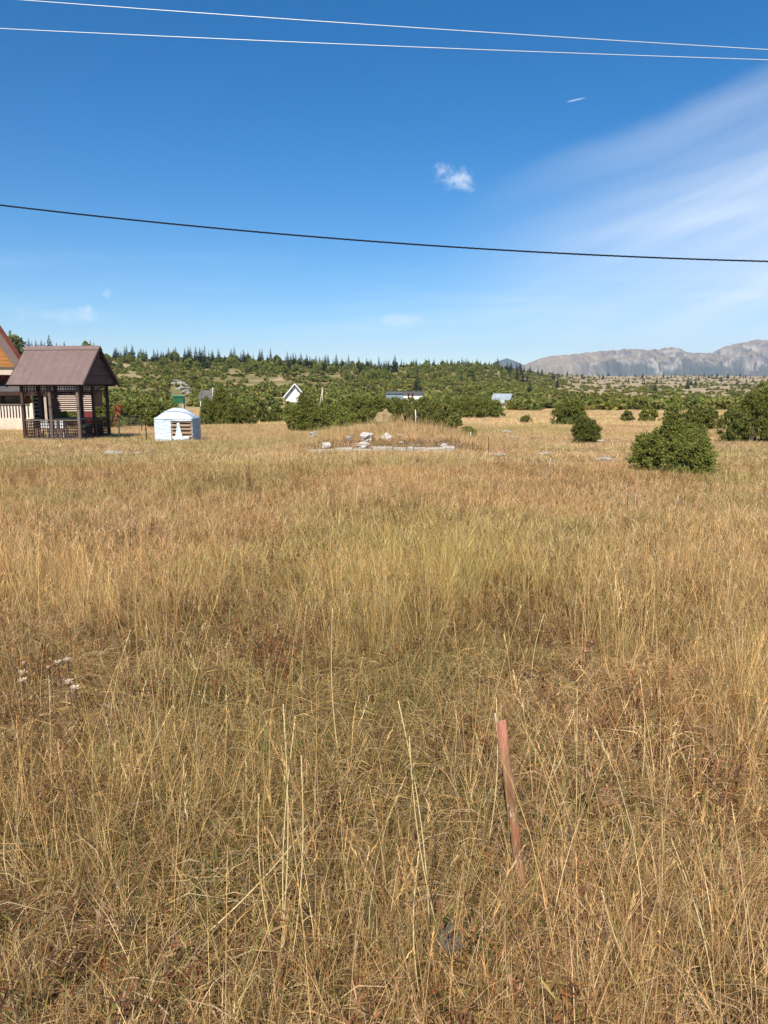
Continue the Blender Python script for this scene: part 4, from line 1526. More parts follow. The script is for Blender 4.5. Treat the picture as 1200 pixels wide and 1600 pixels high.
# ---- poles
def pole(px, D, hgt, rad, mat, label, braced=False, arm=False):
    p = at(px, D)
    e = empty('utility_pole', p)
    m = MB(); m.tube([(0, 0, -0.5), (0, 0, hgt * 0.5), (0.05, 0, hgt)], [rad, rad * 0.85, rad * 0.7], 8); m.build('shaft', mat, e, smooth=True)
    if braced:
        m = MB(); m.tube([(-0.75, 0, -0.5), (0.03, 0, hgt - 0.35)], [rad * 0.9, rad * 0.7], 8); m.build('brace', mat, e, smooth=True)
    if arm:
        m = MB(); m.box((0, 0, hgt - 0.3), (0.9, 0.1, 0.1)); m.build('crossarm', mat, e)
    tag(e, label, 'pole')


pole(504, 175, 4.4, 0.13, M['pole_wood'], 'braced pale wooden pole standing right of the white house', True)
pole(333, 150, 3.9, 0.13, M['pole_wood'], 'pale pole standing at the right end of the dark roofed cottage', False, True)
pole(253, 60, 1.95, 0.035, M['pole_wood'], 'thin pale pole behind the left side of the tarped shelter')
pole(315.5, 45, 2.2, 0.03, M['green_paint'], 'thin green pole just right of the tarped shelter')


# ================================================================== PLANTS
JUN = [(0.160, 0.178, 0.036), (0.21, 0.212, 0.046), (0.125, 0.150, 0.034), (0.26, 0.245, 0.060), (0.135, 0.172, 0.040)]
JUN_DRY = [(0.24, 0.165, 0.06), (0.18, 0.12, 0.055)]
SPR = [(0.036, 0.054, 0.026), (0.046, 0.064, 0.028), (0.058, 0.072, 0.032), (0.030, 0.045, 0.023)]
DEC = [(0.17, 0.205, 0.046), (0.20, 0.225, 0.054), (0.145, 0.18, 0.042), (0.24, 0.24, 0.064)]


def sprays(r, P, N, L, wid, pal, cross=2):
    """needle sprays: slim kites, two crossed per spray. P points, N directions, vectorised"""
    n = len(P)
    N = N / np.linalg.norm(N, axis=1, keepdims=True)
    rnd = r.normal(size=(n, 3))
    S = np.cross(N, rnd); S /= np.linalg.norm(S, axis=1, keepdims=True)
    S2 = np.cross(N, S)
    L = np.asarray(L).reshape(-1, 1) if np.ndim(L) else np.full((n, 1), L)
    pal = np.array(pal)
    col = pal[r.integers(0, len(pal), n)] * r.uniform(0.75, 1.25, (n, 1))
    V = []; C = []
    T = S * 0.85 + N * 0.45                                  # a leafy tip spread across the tuft's surface
    B2 = np.cross(N, S) + N * r.normal(0, 0.3, (n, 1))
    sets = [(N, S, 1.0), (T, B2, 1.5)] if cross == 2 else [(T * (r.uniform(size=(n, 1)) < 0.6) + N * 0.5, B2, 1.3)]
    for ax_, s, wk in sets:
        a = P; b = P + ax_ * L * 0.45 - s * L * wid * wk; c = P + ax_ * L; d = P + ax_ * L * 0.45 + s * L * wid * wk
        V.append(np.stack([a, b, c, d], 1)); C.append(np.repeat(col[:, None, :], 4, 1))
    V = np.concatenate(V).reshape(-1, 3); C = np.concatenate(C).reshape(-1, 3)
    F = np.arange(len(V)).reshape(-1, 4)
    return V, F, C


def blob_points(r, n, lobes, lump=0.22, inner=0.55):
    """points in the outer shell of upright lobes (x, y, z0, rx, ry, h, pointed)"""
    lobes = np.array(lobes, dtype=float)
    wts = lobes[:, 3] * lobes[:, 5]; wts /= wts.sum()
    k = r.choice(len(lobes), n, p=wts)
    lb = lobes[k]
    th = r.uniform(0, 2 * math.pi, n)
    t = r.uniform(0, 1, n) ** 0.9
    pt = lb[:, 6]
    prof_round = np.sqrt(np.clip(1 - (np.clip(t * 1.12 - 0.12, -1, 1)) ** 2.2, 0, 1))
    prof_cone = np.clip(1 - t, 0, 1) ** 0.8 * np.clip(t * 6 + 0.55, 0, 1)
    rad = prof_round * (1 - pt) + prof_cone * pt
    lumpn = 1 + lump * (vnoise(th * 1.6 + k * 7.3, t * 5 + k * 3.1, 3) - 0.5) * 2 + lump * 0.6 * (vnoise(th * 4 + k, t * 11, 9) - 0.5) * 2
    depth = 1 - (1 - inner) * r.uniform(0, 1, n) ** 2.2
    rr = rad * lumpn * depth
    P = np.stack([lb[:, 0] + rr * lb[:, 3] * np.cos(th), lb[:, 1] + rr * lb[:, 4] * np.sin(th), lb[:, 2] + t * lb[:, 5] * (1 + 0.10 * (lumpn - 1))], 1)
    N = np.stack([np.cos(th) * 0.8, np.sin(th) * 0.8, 0.35 + 0.9 * t], 1) + r.normal(0, 0.38, (n, 3))
    return P, N


def clump_points(r, n, lobes, lump, inner, per=26, size=0.16):
    """sprays gathered into tufts that stand out of the lobes, with gaps between"""
    nc = max(6, n // per)
    cp, cn = blob_points(r, nc, lobes, lump, max(inner, 0.6))
    cn = cn / np.linalg.norm(cn, axis=1, keepdims=True)
    k = r.integers(0, nc, n)
    ref = max(l[3] for l in lobes)
    rad = ref * size * r.uniform(0.55, 1.3, nc)[k][:, None]
    off = r.normal(size=(n, 3)); off /= np.linalg.norm(off, axis=1, keepdims=True)
    off = off * rad * r.uniform(0.3, 1.0, (n, 1)) ** 0.5
    along = cn[k] * rad * r.uniform(-0.3, 1.0, (n, 1))
    P = cp[k] + off * 0.75 + along
    N = off / rad + cn[k] * 0.9 + np.array([0, 0, 0.35]) + r.normal(0, 0.22, (n, 3))
    P[:, 2] = np.maximum(P[:, 2], 0.02)
    return P, N, r.uniform(0.78, 1.25, nc)[k][:, None]


def crown_mesh(seed, n, lobes, L, wid, pal, dry=0.06, drypal=None, mat=None, lump=0.22, inner=0.5, cross=2, name='crown', raw=False):
    r = np.random.default_rng(seed)
    P, N, tone = clump_points(r, n, lobes, lump, inner, 26 if n > 1000 else 12, 0.17 if n > 1000 else 0.3)
    nd = int(n * dry)
    V, F, C = sprays(r, P[nd:], N[nd:], r.uniform(L * 0.6, L * 1.3, n - nd), wid, pal, cross)
    if nd:
        V2, F2, C2 = sprays(r, P[:nd], N[:nd], r.uniform(L * 0.6, L * 1.2, nd), wid, drypal or JUN_DRY, cross)
        F2 = F2 + len(V)
        V = np.concatenate([V, V2]); F = np.concatenate([F, F2]); C = np.concatenate([C, C2])
    C = C * np.tile(np.repeat(np.concatenate([tone[nd:]]), 4, 0), (cross, 1))[:len(C)] if nd == 0 else C
    # opaque core inside each lobe, coloured darker than its sprays
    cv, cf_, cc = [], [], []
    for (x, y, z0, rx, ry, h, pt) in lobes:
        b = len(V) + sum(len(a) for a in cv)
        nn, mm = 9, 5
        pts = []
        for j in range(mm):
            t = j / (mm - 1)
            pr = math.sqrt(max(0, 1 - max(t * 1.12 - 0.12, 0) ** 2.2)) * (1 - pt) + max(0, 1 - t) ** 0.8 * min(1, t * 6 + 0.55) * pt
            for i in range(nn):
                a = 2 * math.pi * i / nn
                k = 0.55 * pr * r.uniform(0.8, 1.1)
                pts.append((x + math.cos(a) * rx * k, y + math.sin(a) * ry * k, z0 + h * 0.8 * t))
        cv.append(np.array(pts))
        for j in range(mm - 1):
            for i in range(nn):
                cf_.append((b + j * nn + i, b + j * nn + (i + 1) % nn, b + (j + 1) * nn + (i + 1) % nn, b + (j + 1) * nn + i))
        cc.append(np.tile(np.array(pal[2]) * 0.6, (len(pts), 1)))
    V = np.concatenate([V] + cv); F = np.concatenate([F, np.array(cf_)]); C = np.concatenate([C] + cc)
    if raw: return V, F, C
    return mesh_np(name, V, F, mat or M['needles'], C)


def stem_mesh(seed, h, rad, n=4, spread=0.25):
    r = random.Random(seed)
    m = MB()
    for k in range(n):
        a = r.uniform(0, 6.28); s = spread * r.uniform(0.3, 1)
        m.tube([(0.03 * math.cos(a), 0.03 * math.sin(a), -0.08), (s * 0.5 * math.cos(a), s * 0.5 * math.sin(a), h * 0.4), (s * math.cos(a), s * math.sin(a), h)], [rad, rad * 0.7, rad * 0.25], 6)
    me = bpy.data.meshes.new('stem'); me.from_pydata(m.v, [], m.f); me.update(); me.materials.append(M['bark'])
    return me


def bush(name, p, lobes, n, L, label, cat, group=None, pal=JUN, mat=None, dry=0.06, wid=0.22, seed=1, lump=0.25, inner=0.5, drypal=None):
    e = empty(name, p)
    if name == 'juniper_bush':
        rs = random.Random(seed * 7)
        tips = []
        for (lx, ly, z0, rx, ry, hh, pt) in lobes:
            for _ in range(4):
                a = rs.uniform(0, 6.28); q = rs.uniform(0.15, 0.8)
                zt = z0 + hh * (1 - q ** 2) * (1 - 0.3 * pt) * 0.8
                tips.append((lx + math.cos(a) * rx * q, ly + math.sin(a) * ry * q, zt, rx * 0.24, rx * 0.24, hh * rs.uniform(0.26, 0.46), 0.75))
        lobes = list(lobes) + tips
    obj('crown', crown_mesh(seed, n, lobes, L, wid, pal, dry, drypal, mat, lump, inner), e)
    h = max(l[2] + l[5] for l in lobes)
    rx = max(l[3] for l in lobes)
    obj('stem', stem_mesh(seed, h * 0.5, 0.01 + 0.008 * h, 4, rx * 0.35), e)
    tag(e, label, cat, group)
    return e


def px_lobes(D, specs):
    """lobes from measured widths: (dx px, half width px, z0 px, height px, pointed, dy m)"""
    u = D / FPX / math.cos(PITCH) * 1.0
    return [(dx * u, dy, z0 * u, hw * u, hw * u * 0.85, h * u, pt) for (dx, hw, z0, h, pt, dy) in specs]


GB = 'juniper bushes in the meadow'
# big juniper, right
D = 15.4
bush('juniper_bush', at(1053, D), px_lobes(D, [(-30, 29, -2, 56, 0.1, 0.0), (18, 37, -4, 62, 0.05, -0.2), (36, 23, 0, 62, 0.3, 0.2), (-6, 36, 0, 72, 0.25, 0.2), (-5, 17, 22, 80, 0.65, 0.1),
                                                (-42, 20, 12, 44, 0.4, 0.3), (33, 13, 38, 36, 0.6, 0.4), (48, 11, 36, 34, 0.7, 0.4), (14, 15, 38, 38, 0.6, 0.4), (4, 34, 0, 50, 0, -0.4)]),
     42000, 0.045, 'largest juniper bush, broad with a pointed top, on the right of the near meadow', 'bush', GB, seed=21, dry=0.07)
D = 26.5
bush('juniper_bush', at(915, D), px_lobes(D, [(0, 20, 0, 34, 0.1, 0), (-6, 14, 4, 34, 0.2, -0.1), (8, 12, 2, 30, 0.2, 0.1)]), 12000, 0.05,
     'small round juniper bush with a whitish stone at its right foot', 'bush', GB, seed=22)
D = 27.5
bush('juniper_bush', at(1172, D), px_lobes(D, [(-28, 24, 0, 48, 0.2, 0), (2, 26, 0, 60, 0.3, 0.3), (5, 22, 14, 62, 0.55, 0.2), (32, 26, 0, 62, 0.2, 0.2), (30, 18, 20, 58, 0.55, 0.4), (62, 30, 0, 56, 0.3, 0.3)]),
     24000, 0.06, 'tall dark juniper clump cut by the right edge of the picture', 'bush', GB, seed=23)
D = 40
bush('juniper_bush', at(1088, D), px_lobes(D, [(0, 22, 0, 34, 0.3, 0), (20, 16, 0, 30, 0.4, 0), (-16, 14, 0, 28, 0.5, 0)]), 5000, 0.09,
     'juniper bush standing just behind the largest one, right of its peak', 'bush', GB, seed=24)
D = 48
bush('juniper_bush', at(889, D), px_lobes(D, [(0, 24, 0, 34, 0.15, 0), (12, 14, 0, 36, 0.3, 0), (-14, 12, 0, 28, 0.2, 0)]), 6000, 0.11,
     'rounded bush behind and left of the small round juniper', 'bush', GB, seed=25)
D = 60
bush('juniper_bush', at(980, D), px_lobes(D, [(0, 9, 0, 14, 0.1, 0)]), 1600, 0.11, 'tiny round bush in the pale field, left of the twin topped one', 'bush', GB, seed=26)
bush('juniper_bush', at(1013, D), px_lobes(D, [(-6, 9, 0, 17, 0.3, 0), (6, 9, 0, 18, 0.4, 0)]), 2600, 0.11, 'small twin topped bush in the pale field behind the largest juniper', 'bush', GB, seed=27)
D = 56
bush('juniper_bush', at(822, D), px_lobes(D, [(0, 8, 0, 8, 0.0, 0)]), 1000, 0.11, 'very small low bush alone at the edge of the pale field', 'bush', GB, seed=28)
# left and centre
D = 50
bush('juniper_bush', at(345, D), px_lobes(D, [(-16, 16, 0, 36, 0.3, 0), (0, 20, 0, 54, 0.6, 0.3), (12, 20, 0, 40, 0.3, 0), (-22, 10, 0, 40, 0.5, 0.2)]), 16000, 0.10,
     'large dark juniper right of the tarped shelter', 'bush', GB, seed=29)
D = 48
bush('juniper_bush', at(377, D), px_lobes(D, [(-8, 15, 0, 26, 0.2, 0), (10, 13, 0, 22, 0.3, 0)]), 4500, 0.11,
     'lower bush touching the right side of the large dark juniper', 'bush', GB, seed=30)
D = 58
bush('juniper_bush', at(415, D), px_lobes(D, [(-4, 10, 0, 19, 0.3, 0), (10, 9, 0, 15, 0.2, 0)]), 2600, 0.12, 'small bush left below the white house', 'bush', GB, seed=31)
D = 37
bush('juniper_bush', at(478, D), px_lobes(D, [(-12, 18, 0, 36, 0.1, 0), (-6, 10, 10, 46, 0.8, 0.2), (14, 22, 0, 36, 0.1, 0.1), (2, 14, 8, 40, 0.5, 0.3)]), 16000, 0.07,
     'dark juniper with a pointed tip left behind the foundation', 'bush', GB, seed=32)
D = 42
bush('juniper_bush', at(523, D), px_lobes(D, [(0, 20, 0, 32, 0.1, 0), (14, 14, 0, 28, 0.2, 0), (-16, 16, 0, 34, 0.2, 0.2)]), 7500, 0.095,
     'lighter green bush joining the right side of the pointed dark juniper', 'bush', GB, pal=DEC, mat=M['leaves'], seed=33, wid=0.3)
D = 60
bush('juniper_bush', at(440, D), px_lobes(D, [(-8, 14, 0, 22, 0.1, 0), (14, 16, 0, 26, 0.2, 0), (30, 10, 0, 20, 0.2, 0)]), 5000, 0.13, 'light bush row in front of the white house', 'bush', GB, pal=DEC, mat=M['leaves'], seed=34, wid=0.3)
D = 52
bush('juniper_bush', at(566, D), px_lobes(D, [(-26, 18, 0, 36, 0.1, 0), (-4, 20, 0, 40, 0.15, 0.2), (20, 20, 0, 38, 0.1, 0), (36, 14, 0, 34, 0.2, 0)]), 17000, 0.10,
     'broad yellow green thicket behind the grassy heap', 'bush', GB, seed=35, pal=JUN[1:2] + JUN[3:4] + DEC)
D = 26.6
bush('shrub', at(668, D), px_lobes(D, [(-20, 16, 0, 30, 0.1, 0.3), (2, 22, -2, 36, 0.1, 0.2), (22, 18, -4, 32, 0.15, 0), (40, 12, -6, 20, 0.2, -0.1), (-4, 14, 8, 30, 0.3, 0.3)]), 17000, 0.06,
     'dense mixed shrub covering the right side of the grassy heap', 'shrub', None, pal=JUN + [(0.10, 0.10, 0.05)], dry=0.14, drypal=[(0.16, 0.09, 0.05), (0.13, 0.085, 0.06)], seed=36, wid=0.3)
D = 27
bush('juniper_bush', at(729, D), px_lobes(D, [(-2, 12, -3, 18, 0.15, 0), (9, 8, -2, 13, 0.2, 0), (3, 9, 0, 15, 0.3, 0.1)]), 3000, 0.06, 'small low bush right of the shrub covered heap', 'bush', GB, seed=37, pal=DEC, mat=M['leaves'])
D = 70
bush('juniper_bush', at(728, D), px_lobes(D, [(-26, 18, 0, 26, 0.1, 0), (0, 20, 0, 28, 0.2, 0.3), (24, 20, 0, 27, 0.15, 0), (44, 14, 0, 24, 0.2, 0)]), 16000, 0.13,
     'long dark bush row behind the bare field right of the heap', 'bush', GB, seed=38, pal=JUN + DEC[:2])
D = 62
bush('juniper_bush', at(640, D), px_lobes(D, [(-22, 18, 0, 33, 0.1, 0), (2, 18, 0, 32, 0.1, 0), (22, 15, 0, 33, 0.2, 0)]), 12000, 0.12, 'thicket between heap and the long low shed', 'bush', GB, seed=39, pal=JUN[1:2] + DEC)
D = 44
for k, (px, hw, h) in enumerate(((100, 14, 24), (122, 16, 26), (143, 14, 24), (165, 16, 30), (195, 18, 34), (222, 16, 32), (248, 18, 36))):
    lab = ('leafy bush behind the left back of the gazebo', 'leafy bush seen through the middle of the gazebo', 'leafy bush seen through the right half of the gazebo', 'leafy bush directly right of the gazebo posts',
           'light green bush behind the wire fence, left one', 'bush behind the dark fence posts', 'bush behind the left side of the tarped shelter')[k]
    DD = 44 + (k % 3) * 3
    bush('green_bush', at(px, DD), px_lobes(DD, [(0, hw, 0, h, 0.1, 0), (hw * 0.6, hw * 0.6, 0, h * 0.85, 0.3, 0.2), (-hw * 0.5, hw * 0.6, 0, h * 0.9, 0.2, 0.1)]), 4500, 0.11, lab, 'bush', 'leafy bushes behind the gazebo',
         pal=DEC + JUN[:2], mat=M['leaves'], seed=50 + k, wid=0.32)
bush('rust_shrub', at(187, 43), px_lobes(43, [(0, 7, 22, 14, 0.1, 0), (-3, 3, 0, 24, 0.2, 0)]), 1500, 0.09, 'small rust red shrub top right of the gazebo', 'shrub', None, pal=[(0.34, 0.11, 0.05), (0.26, 0.08, 0.04), (0.42, 0.17, 0.09)], mat=M['leaves'], seed=58, dry=0.0)

# ---- hillside scrub: prototypes, then copies
SCRUB = []
SCRUB_RAW = []
for k in range(6):
    r = random.Random(100 + k)
    lob = [(0, 0, 0, 0.8, 0.75, 1.0 + 0.3 * r.random(), 0.1 + 0.5 * r.random())]
    for j in range(2):
        lob.append((r.uniform(-0.6, 0.6), r.uniform(-0.4, 0.4), 0, r.uniform(0.4, 0.6), 0.5, r.uniform(0.6, 1.1), r.uniform(0, 0.7)))
    SCRUB.append(crown_mesh(100 + k, 620, lob, 0.26, 0.30, JUN if k < 4 else DEC + JUN[:1], 0.06, None, M['needles'] if k < 4 else M['leaves'], 0.3, 0.45, name='scrub'))


for k in range(6):
    r = random.Random(130 + k)
    lob = [(0, 0, 0, 0.8, 0.75, 1.0 + 0.3 * r.random(), 0.1 + 0.5 * r.random())]
    for j in range(2):
        lob.append((r.uniform(-0.6, 0.6), r.uniform(-0.4, 0.4), 0, r.uniform(0.4, 0.6), 0.5, r.uniform(0.6, 1.1), r.uniform(0, 0.7)))
    SCRUB_RAW.append(crown_mesh(130 + k, 150, lob, 0.42, 0.36, JUN[1:2] + JUN[3:4] + JUN[:1] if k < 4 else DEC + JUN[:2], 0.10, None, None, 0.3, 0.45, 1, raw=True))


def spruce_mesh(seed, h=1.0, spread=0.2):
    r = np.random.default_rng(seed)
    V, F, C = [], [], []
    nl = 15
    for i in range(nl):
        t = (i + 0.4) / nl
        z = 0.06 + 0.92 * t
        L = spread * (1 - t) ** 0.85 * r.uniform(0.8, 1.15) + 0.012
        nb_ = int(9 - 4 * t)
        a0 = r.uniform(0, 6.28)
        for k in range(nb_):
            a = a0 + 2 * math.pi * k / nb_ + r.normal(0, 0.2)
            l = L * r.uniform(0.65, 1.2)
            d = np.array([math.cos(a), math.sin(a), -0.28 + 0.3 * t])
            s = np.array([-math.sin(a), math.cos(a), 0])
            p = np.array([0, 0, z + r.normal(0, 0.008)])
            col = np.array(SPR[r.integers(len(SPR))]) * r.uniform(0.8, 1.25)
            ribbon(V, F, C, [p, p + d * l * 0.5, p + d * l], [0.02, l * 0.55, 0.008], s, col)
            ribbon(V, F, C, [p + d * l * 0.15 + [0, 0, 0.012], p + d * l * 0.5 - [0, 0, 0.02], p + d * l * 0.9 - [0, 0, 0.05]], [0.015, l * 0.35, 0.008], s * 0.5 + np.array([0, 0, 0.7]), col)
    V = np.array(V); F = np.array(F); C = np.array(C)
    tv = MB(); tv.tube([(0, 0, -0.03), (0, 0, 0.5), (0, 0, 1.0)], [0.016, 0.011, 0.002], 5, cap=False)
    b = len(V)
    V = np.concatenate([V, np.array(tv.v)]); F = np.concatenate([F, np.array(tv.f) + b]); C = np.concatenate([C, np.tile([0.07, 0.05, 0.035], (len(tv.v), 1))])
    return mesh_np('spruce', V, F, M['spruce'], C)


SPRUCE = [spruce_mesh(200 + k, 1, s) for k, s in enumerate((0.24, 0.30, 0.27, 0.33, 0.21))]
DECID = [crown_mesh(300 + k, 900, [(0, 0, 0.12, 0.34, 0.32, 0.88, 0.1), (0.16, 0.05, 0.1, 0.24, 0.22, 0.66, 0.1), (-0.15, -0.04, 0.08, 0.24, 0.22, 0.7, 0.2)], 0.13, 0.34, DEC, 0.04, None, M['leaves'], 0.35, 0.4, name='broadleaf') for k in range(4)]


def copy_thing(name, me, p, s, rz, label, cat, group):
    o = bpy.data.objects.new(name, me)
    COL.objects.link(o)
    o.location = p
    o.scale = s if hasattr(s, '__len__') else (s, s, s)
    o.rotation_euler = (0, 0, rz)
    tag(o, label, cat, group)
    return o


def px_of(x, y):
    return 600 + FPX * (x / y) / math.cos(PITCH)


def hill_zone(px):
    for lim, t in ((200, 'behind the gazebo'), (330, 'behind the tarped shelter'), (440, 'between the dark cottage and the white house'), (520, 'around the white house'), (620, 'right of the white house'),
                   (740, 'above the long shed'), (870, 'around the metal roofed cabin')):
        if px < lim: return t
    return 'on the plain before the mountains'


r8 = np.random.default_rng(77)
cand = []
tries = 0
while len(cand) < 9000 and tries < 160000:
    tries += 1
    px = r8.uniform(-120, 1320)
    row, yc = crest_at(px)
    if r8.uniform() < 0.72:
        Dm = 80 * (float(yc) * 0.99 / 80) ** r8.uniform(0, 1)
    else:
        Dm = r8.uniform(120, float(yc))
    x = (px - 600) / FPX * Dm * math.cos(PITCH)
    # open strips and fields that stay clear
    if Dm < 128 and 770 < px < 1145 and Dm < 112: continue
    if 395 < px < 530 and 70 < Dm < 178: continue
    if 435 < px < 485 and Dm < 212: continue
    if 296 < px < 345 and Dm < 156: continue
    if 764 < px < 806 and Dm < 165: continue
    if 590 < px < 664 and Dm < 140: continue
    if 264 < px < 302 and Dm < 260: continue
    if Dm < 95 and (px < 330 or 700 < px): continue
    if Dm < 85: continue
    if 1040 < px and 95 < Dm < 118: continue
    nz_ = float(fbm(np.array([x / 26]), np.array([Dm / 40]), 3, 51)[0])
    thr = 0.375 if px < 870 else (0.54 if Dm > 260 else 0.40)
    if nz_ < thr and r8.uniform() > 0.12: continue
    cand.append((px, Dm, x))
cand.sort(key=lambda c: c[1])
scr_pts, scr_s = [], []
for i, (px, Dm, x) in enumerate(cand):
    big = r8.uniform(0.7, 1.5) * (1.0 if Dm < 160 else 1.08) * (1.3 if Dm > 500 else 1.0)
    z = Hs(x, Dm)
    s = (big * 1.15, big * 1.15, big * r8.uniform(0.65, 1.05))
    if i < 295:
        k = int(r8.choice(6, p=[.2, .2, .17, .17, .13, .13]))
        tier = 'low on the slope' if Dm < 135 else 'part way up the slope'
        z_ = hill_zone(px)
        copy_thing('scrub_bush', SCRUB[k], (x, Dm, z - 0.05), s, r8.uniform(0, 6.28),
                   ('olive juniper scrub ' if k < 4 else 'light green leafy scrub ') + ((tier + ' ') if 'plain' not in z_ else '') + z_, 'bush', 'scrub bushes on the hillside')
    else:
        scr_pts.append((x, Dm, z - 0.05)); scr_s.append(s)
PROTO['scrub'] = SCRUB_RAW; MAT_OF['scrub'] = M['needles']
n_ = len(scr_pts)
o = scatter('hillside_scrub_vegetation', 'scrub', np.array(scr_pts), np.array(scr_s), np.stack([np.zeros(n_), np.zeros(n_), rng.uniform(0, 6.28, n_)], 1), 'mass of small olive scrub covering the far hillside and plain')
o['category'] = 'scrub'

# ---- spruces
GSP = 'spruces on the skyline and plain'


def spruce(px, Dm, h, label, k=None):
    x = (px - 600) / FPX * Dm * math.cos(PITCH)
    k = int(r8.integers(0, 5)) if k is None else k
    copy_thing('spruce_tree', SPRUCE[k], (x, Dm, Hs(x, Dm) - 0.1), (h, h, h), r8.uniform(0, 6.28), label, 'tree', GSP)


px = 34
while px < 158:
    spruce(px, 470 * r8.uniform(0.93, 1.0), r8.uniform(6, 11), 'dark spruce on the skyline above the gazebo roof')
    px += r8.uniform(4, 9)
spruce(82, 440, 13.5, 'tallest spruce on the skyline above the gazebo roof', 3)
px = 182
while px < 290:
    spruce(px, 470 * r8.uniform(0.93, 1.01), r8.uniform(4.5, 9), 'dark spruce on the skyline above the tarped shelter')
    px += r8.choice([2, 3, 4, 6, 9])
for k in range(12):
    spruce(r8.uniform(290, 326), 440 * r8.uniform(0.85, 1.0), r8.uniform(7, 12), 'spruce of the dark dense clump on the skyline right of the tarped shelter')
px = 328
while px < 610:
    spruce(px, float(crest_at(px)[1]) * r8.uniform(0.86, 1.0), r8.uniform(5, 10), 'dark spruce on the skyline above the white house')
    px += r8.choice([2, 3, 4, 5, 8])
px = 600
while px < 775:
    spruce(px, float(crest_at(px)[1]) * r8.uniform(0.95, 1.0), r8.uniform(4, 7.5), 'small spruce on the skyline above the metal roofed cabin')
    px += r8.choice([2, 3, 4, 6, 8])
for (px, Dm, h) in ((617, 480, 12), (652, 250, 8.5), (740, 330, 7), (721, 360, 7), (508, 400, 9), (526, 420, 8), (480, 420, 9), (240, 140, 4.0), (262, 150, 4.5), (452, 380, 8), (560, 420, 8)):
    spruce(px, Dm, h, 'single dark spruce standing out on the slope ' + hill_zone(px))
n0 = sum(1 for o in COL.objects if o.name.startswith('spruce_tree'))
for k in range(max(0, 296 - n0)):
    px = r8.uniform(775, 1290)
    yc = float(crest_at(px)[1])
    Dm = yc * (r8.uniform(0.75, 1.0) if r8.uniform() < 0.75 else r8.uniform(0.3, 0.75))
    spruce(px, Dm, r8.uniform(5.5, 10.5), 'small dark conifer in the tree belt before the mountains')

# ---- broadleaf trees on the upper slope
GD = 'light green trees on the hillside'
for k in range(200):
    px = r8.uniform(-60, 800)
    yc = float(crest_at(px)[1])
    if px < 330 and r8.uniform() < 0.35: continue
    Dm = yc * r8.uniform(0.66, 0.96)
    x = (px - 600) / FPX * Dm * math.cos(PITCH)
    h = r8.uniform(3.0, 5.2)
    copy_thing('broadleaf_tree', DECID[int(r8.integers(0, 4))], (x, Dm, Hs(x, Dm) - 0.1), (h * 1.05, h * 1.05, h), r8.uniform(0, 6.28), 'light green rounded tree on the upper slope ' + hill_zone(px), 'tree', GD)
for (px, Dm, h) in ((28, 400, 12), (140, 430, 9), (14, 410, 10)):
    x = (px - 600) / FPX * Dm * math.cos(PITCH)
    copy_thing('broadleaf_tree', DECID[int(r8.integers(0, 4))], (x, Dm, Hs(x, Dm) - 0.1), (h, h, h), 1.0, 'large rounded tree on the skyline beside the chalet roof' if px < 100 else 'rounded tree on the skyline at the right end of the gazebo ridge', 'tree', GD)
for (px, Dm, h) in ((1052, 95, 2.5), (1060, 97, 2.2), (1190, 120, 4.0)):
    x = (px - 600) / FPX * Dm * math.cos(PITCH)
    lab = {1052: 'olive tree standing straight behind the peak of the largest juniper', 1060: 'lower olive tree at the right of the one behind the largest juniper', 1190: 'olive tree behind the dark clump at the right edge'}[px]
    copy_thing('broadleaf_tree', DECID[1], (x, Dm, Hs(x, Dm) - 0.1), (h * 0.8, h * 0.8, h), 1.0, lab, 'tree', GD)


# ---- dried thistles
def thistle(px, py, D_hint, hgt, col, lab, k):
    top = ray_at(px, py, D_hint)
    gz_ = Hs(top.x, top.y)
    e = empty('dry_thistle', (top.x, top.y, gz_))
    hh = max(0.08, top.z - gz_)
    m = MB(); m.tube([(0.01, 0, -0.03), (0.006, 0.004, hh * 0.5), (0, 0, hh)], [0.0035, 0.003, 0.0028], 5); m.build('stem', M['bark'], e)
    V, F, C = [], [], []
    r = np.random.default_rng(k)
    n = 22
    for i in range(n):
        a = 2 * math.pi * i / n + r.normal(0, 0.1)
        el = r.uniform(0.05, 0.6)
        d = np.array([math.cos(a) * math.cos(el), math.sin(a) * math.cos(el), math.sin(el)])
        ribbon(V, F, C, [np.array([0, 0, hh]), np.array([0, 0, hh]) + d * 0.014, np.array([0, 0, hh]) + d * 0.027], [0.004, 0.008, 0.002], np.array([-math.sin(a), math.cos(a), 0]), np.array(col) * r.uniform(0.8, 1.1))
    mb_ = MB(); mb_.tube([(0, 0, hh - 0.012), (0, 0, hh - 0.004), (0, 0, hh + 0.006), (0, 0, hh + 0.009)], [0.006, 0.014, 0.013, 0.004], 10)
    b = len(V)
    obj('flower_head', mesh_np('head', np.array(V), np.array(F), M['grass'], np.array(C)), e)
    mb_.build('seed_disc', M['pallet'], e, smooth=True)
    tag(e, lab, 'thistle', 'dried thistle heads in the near meadow')


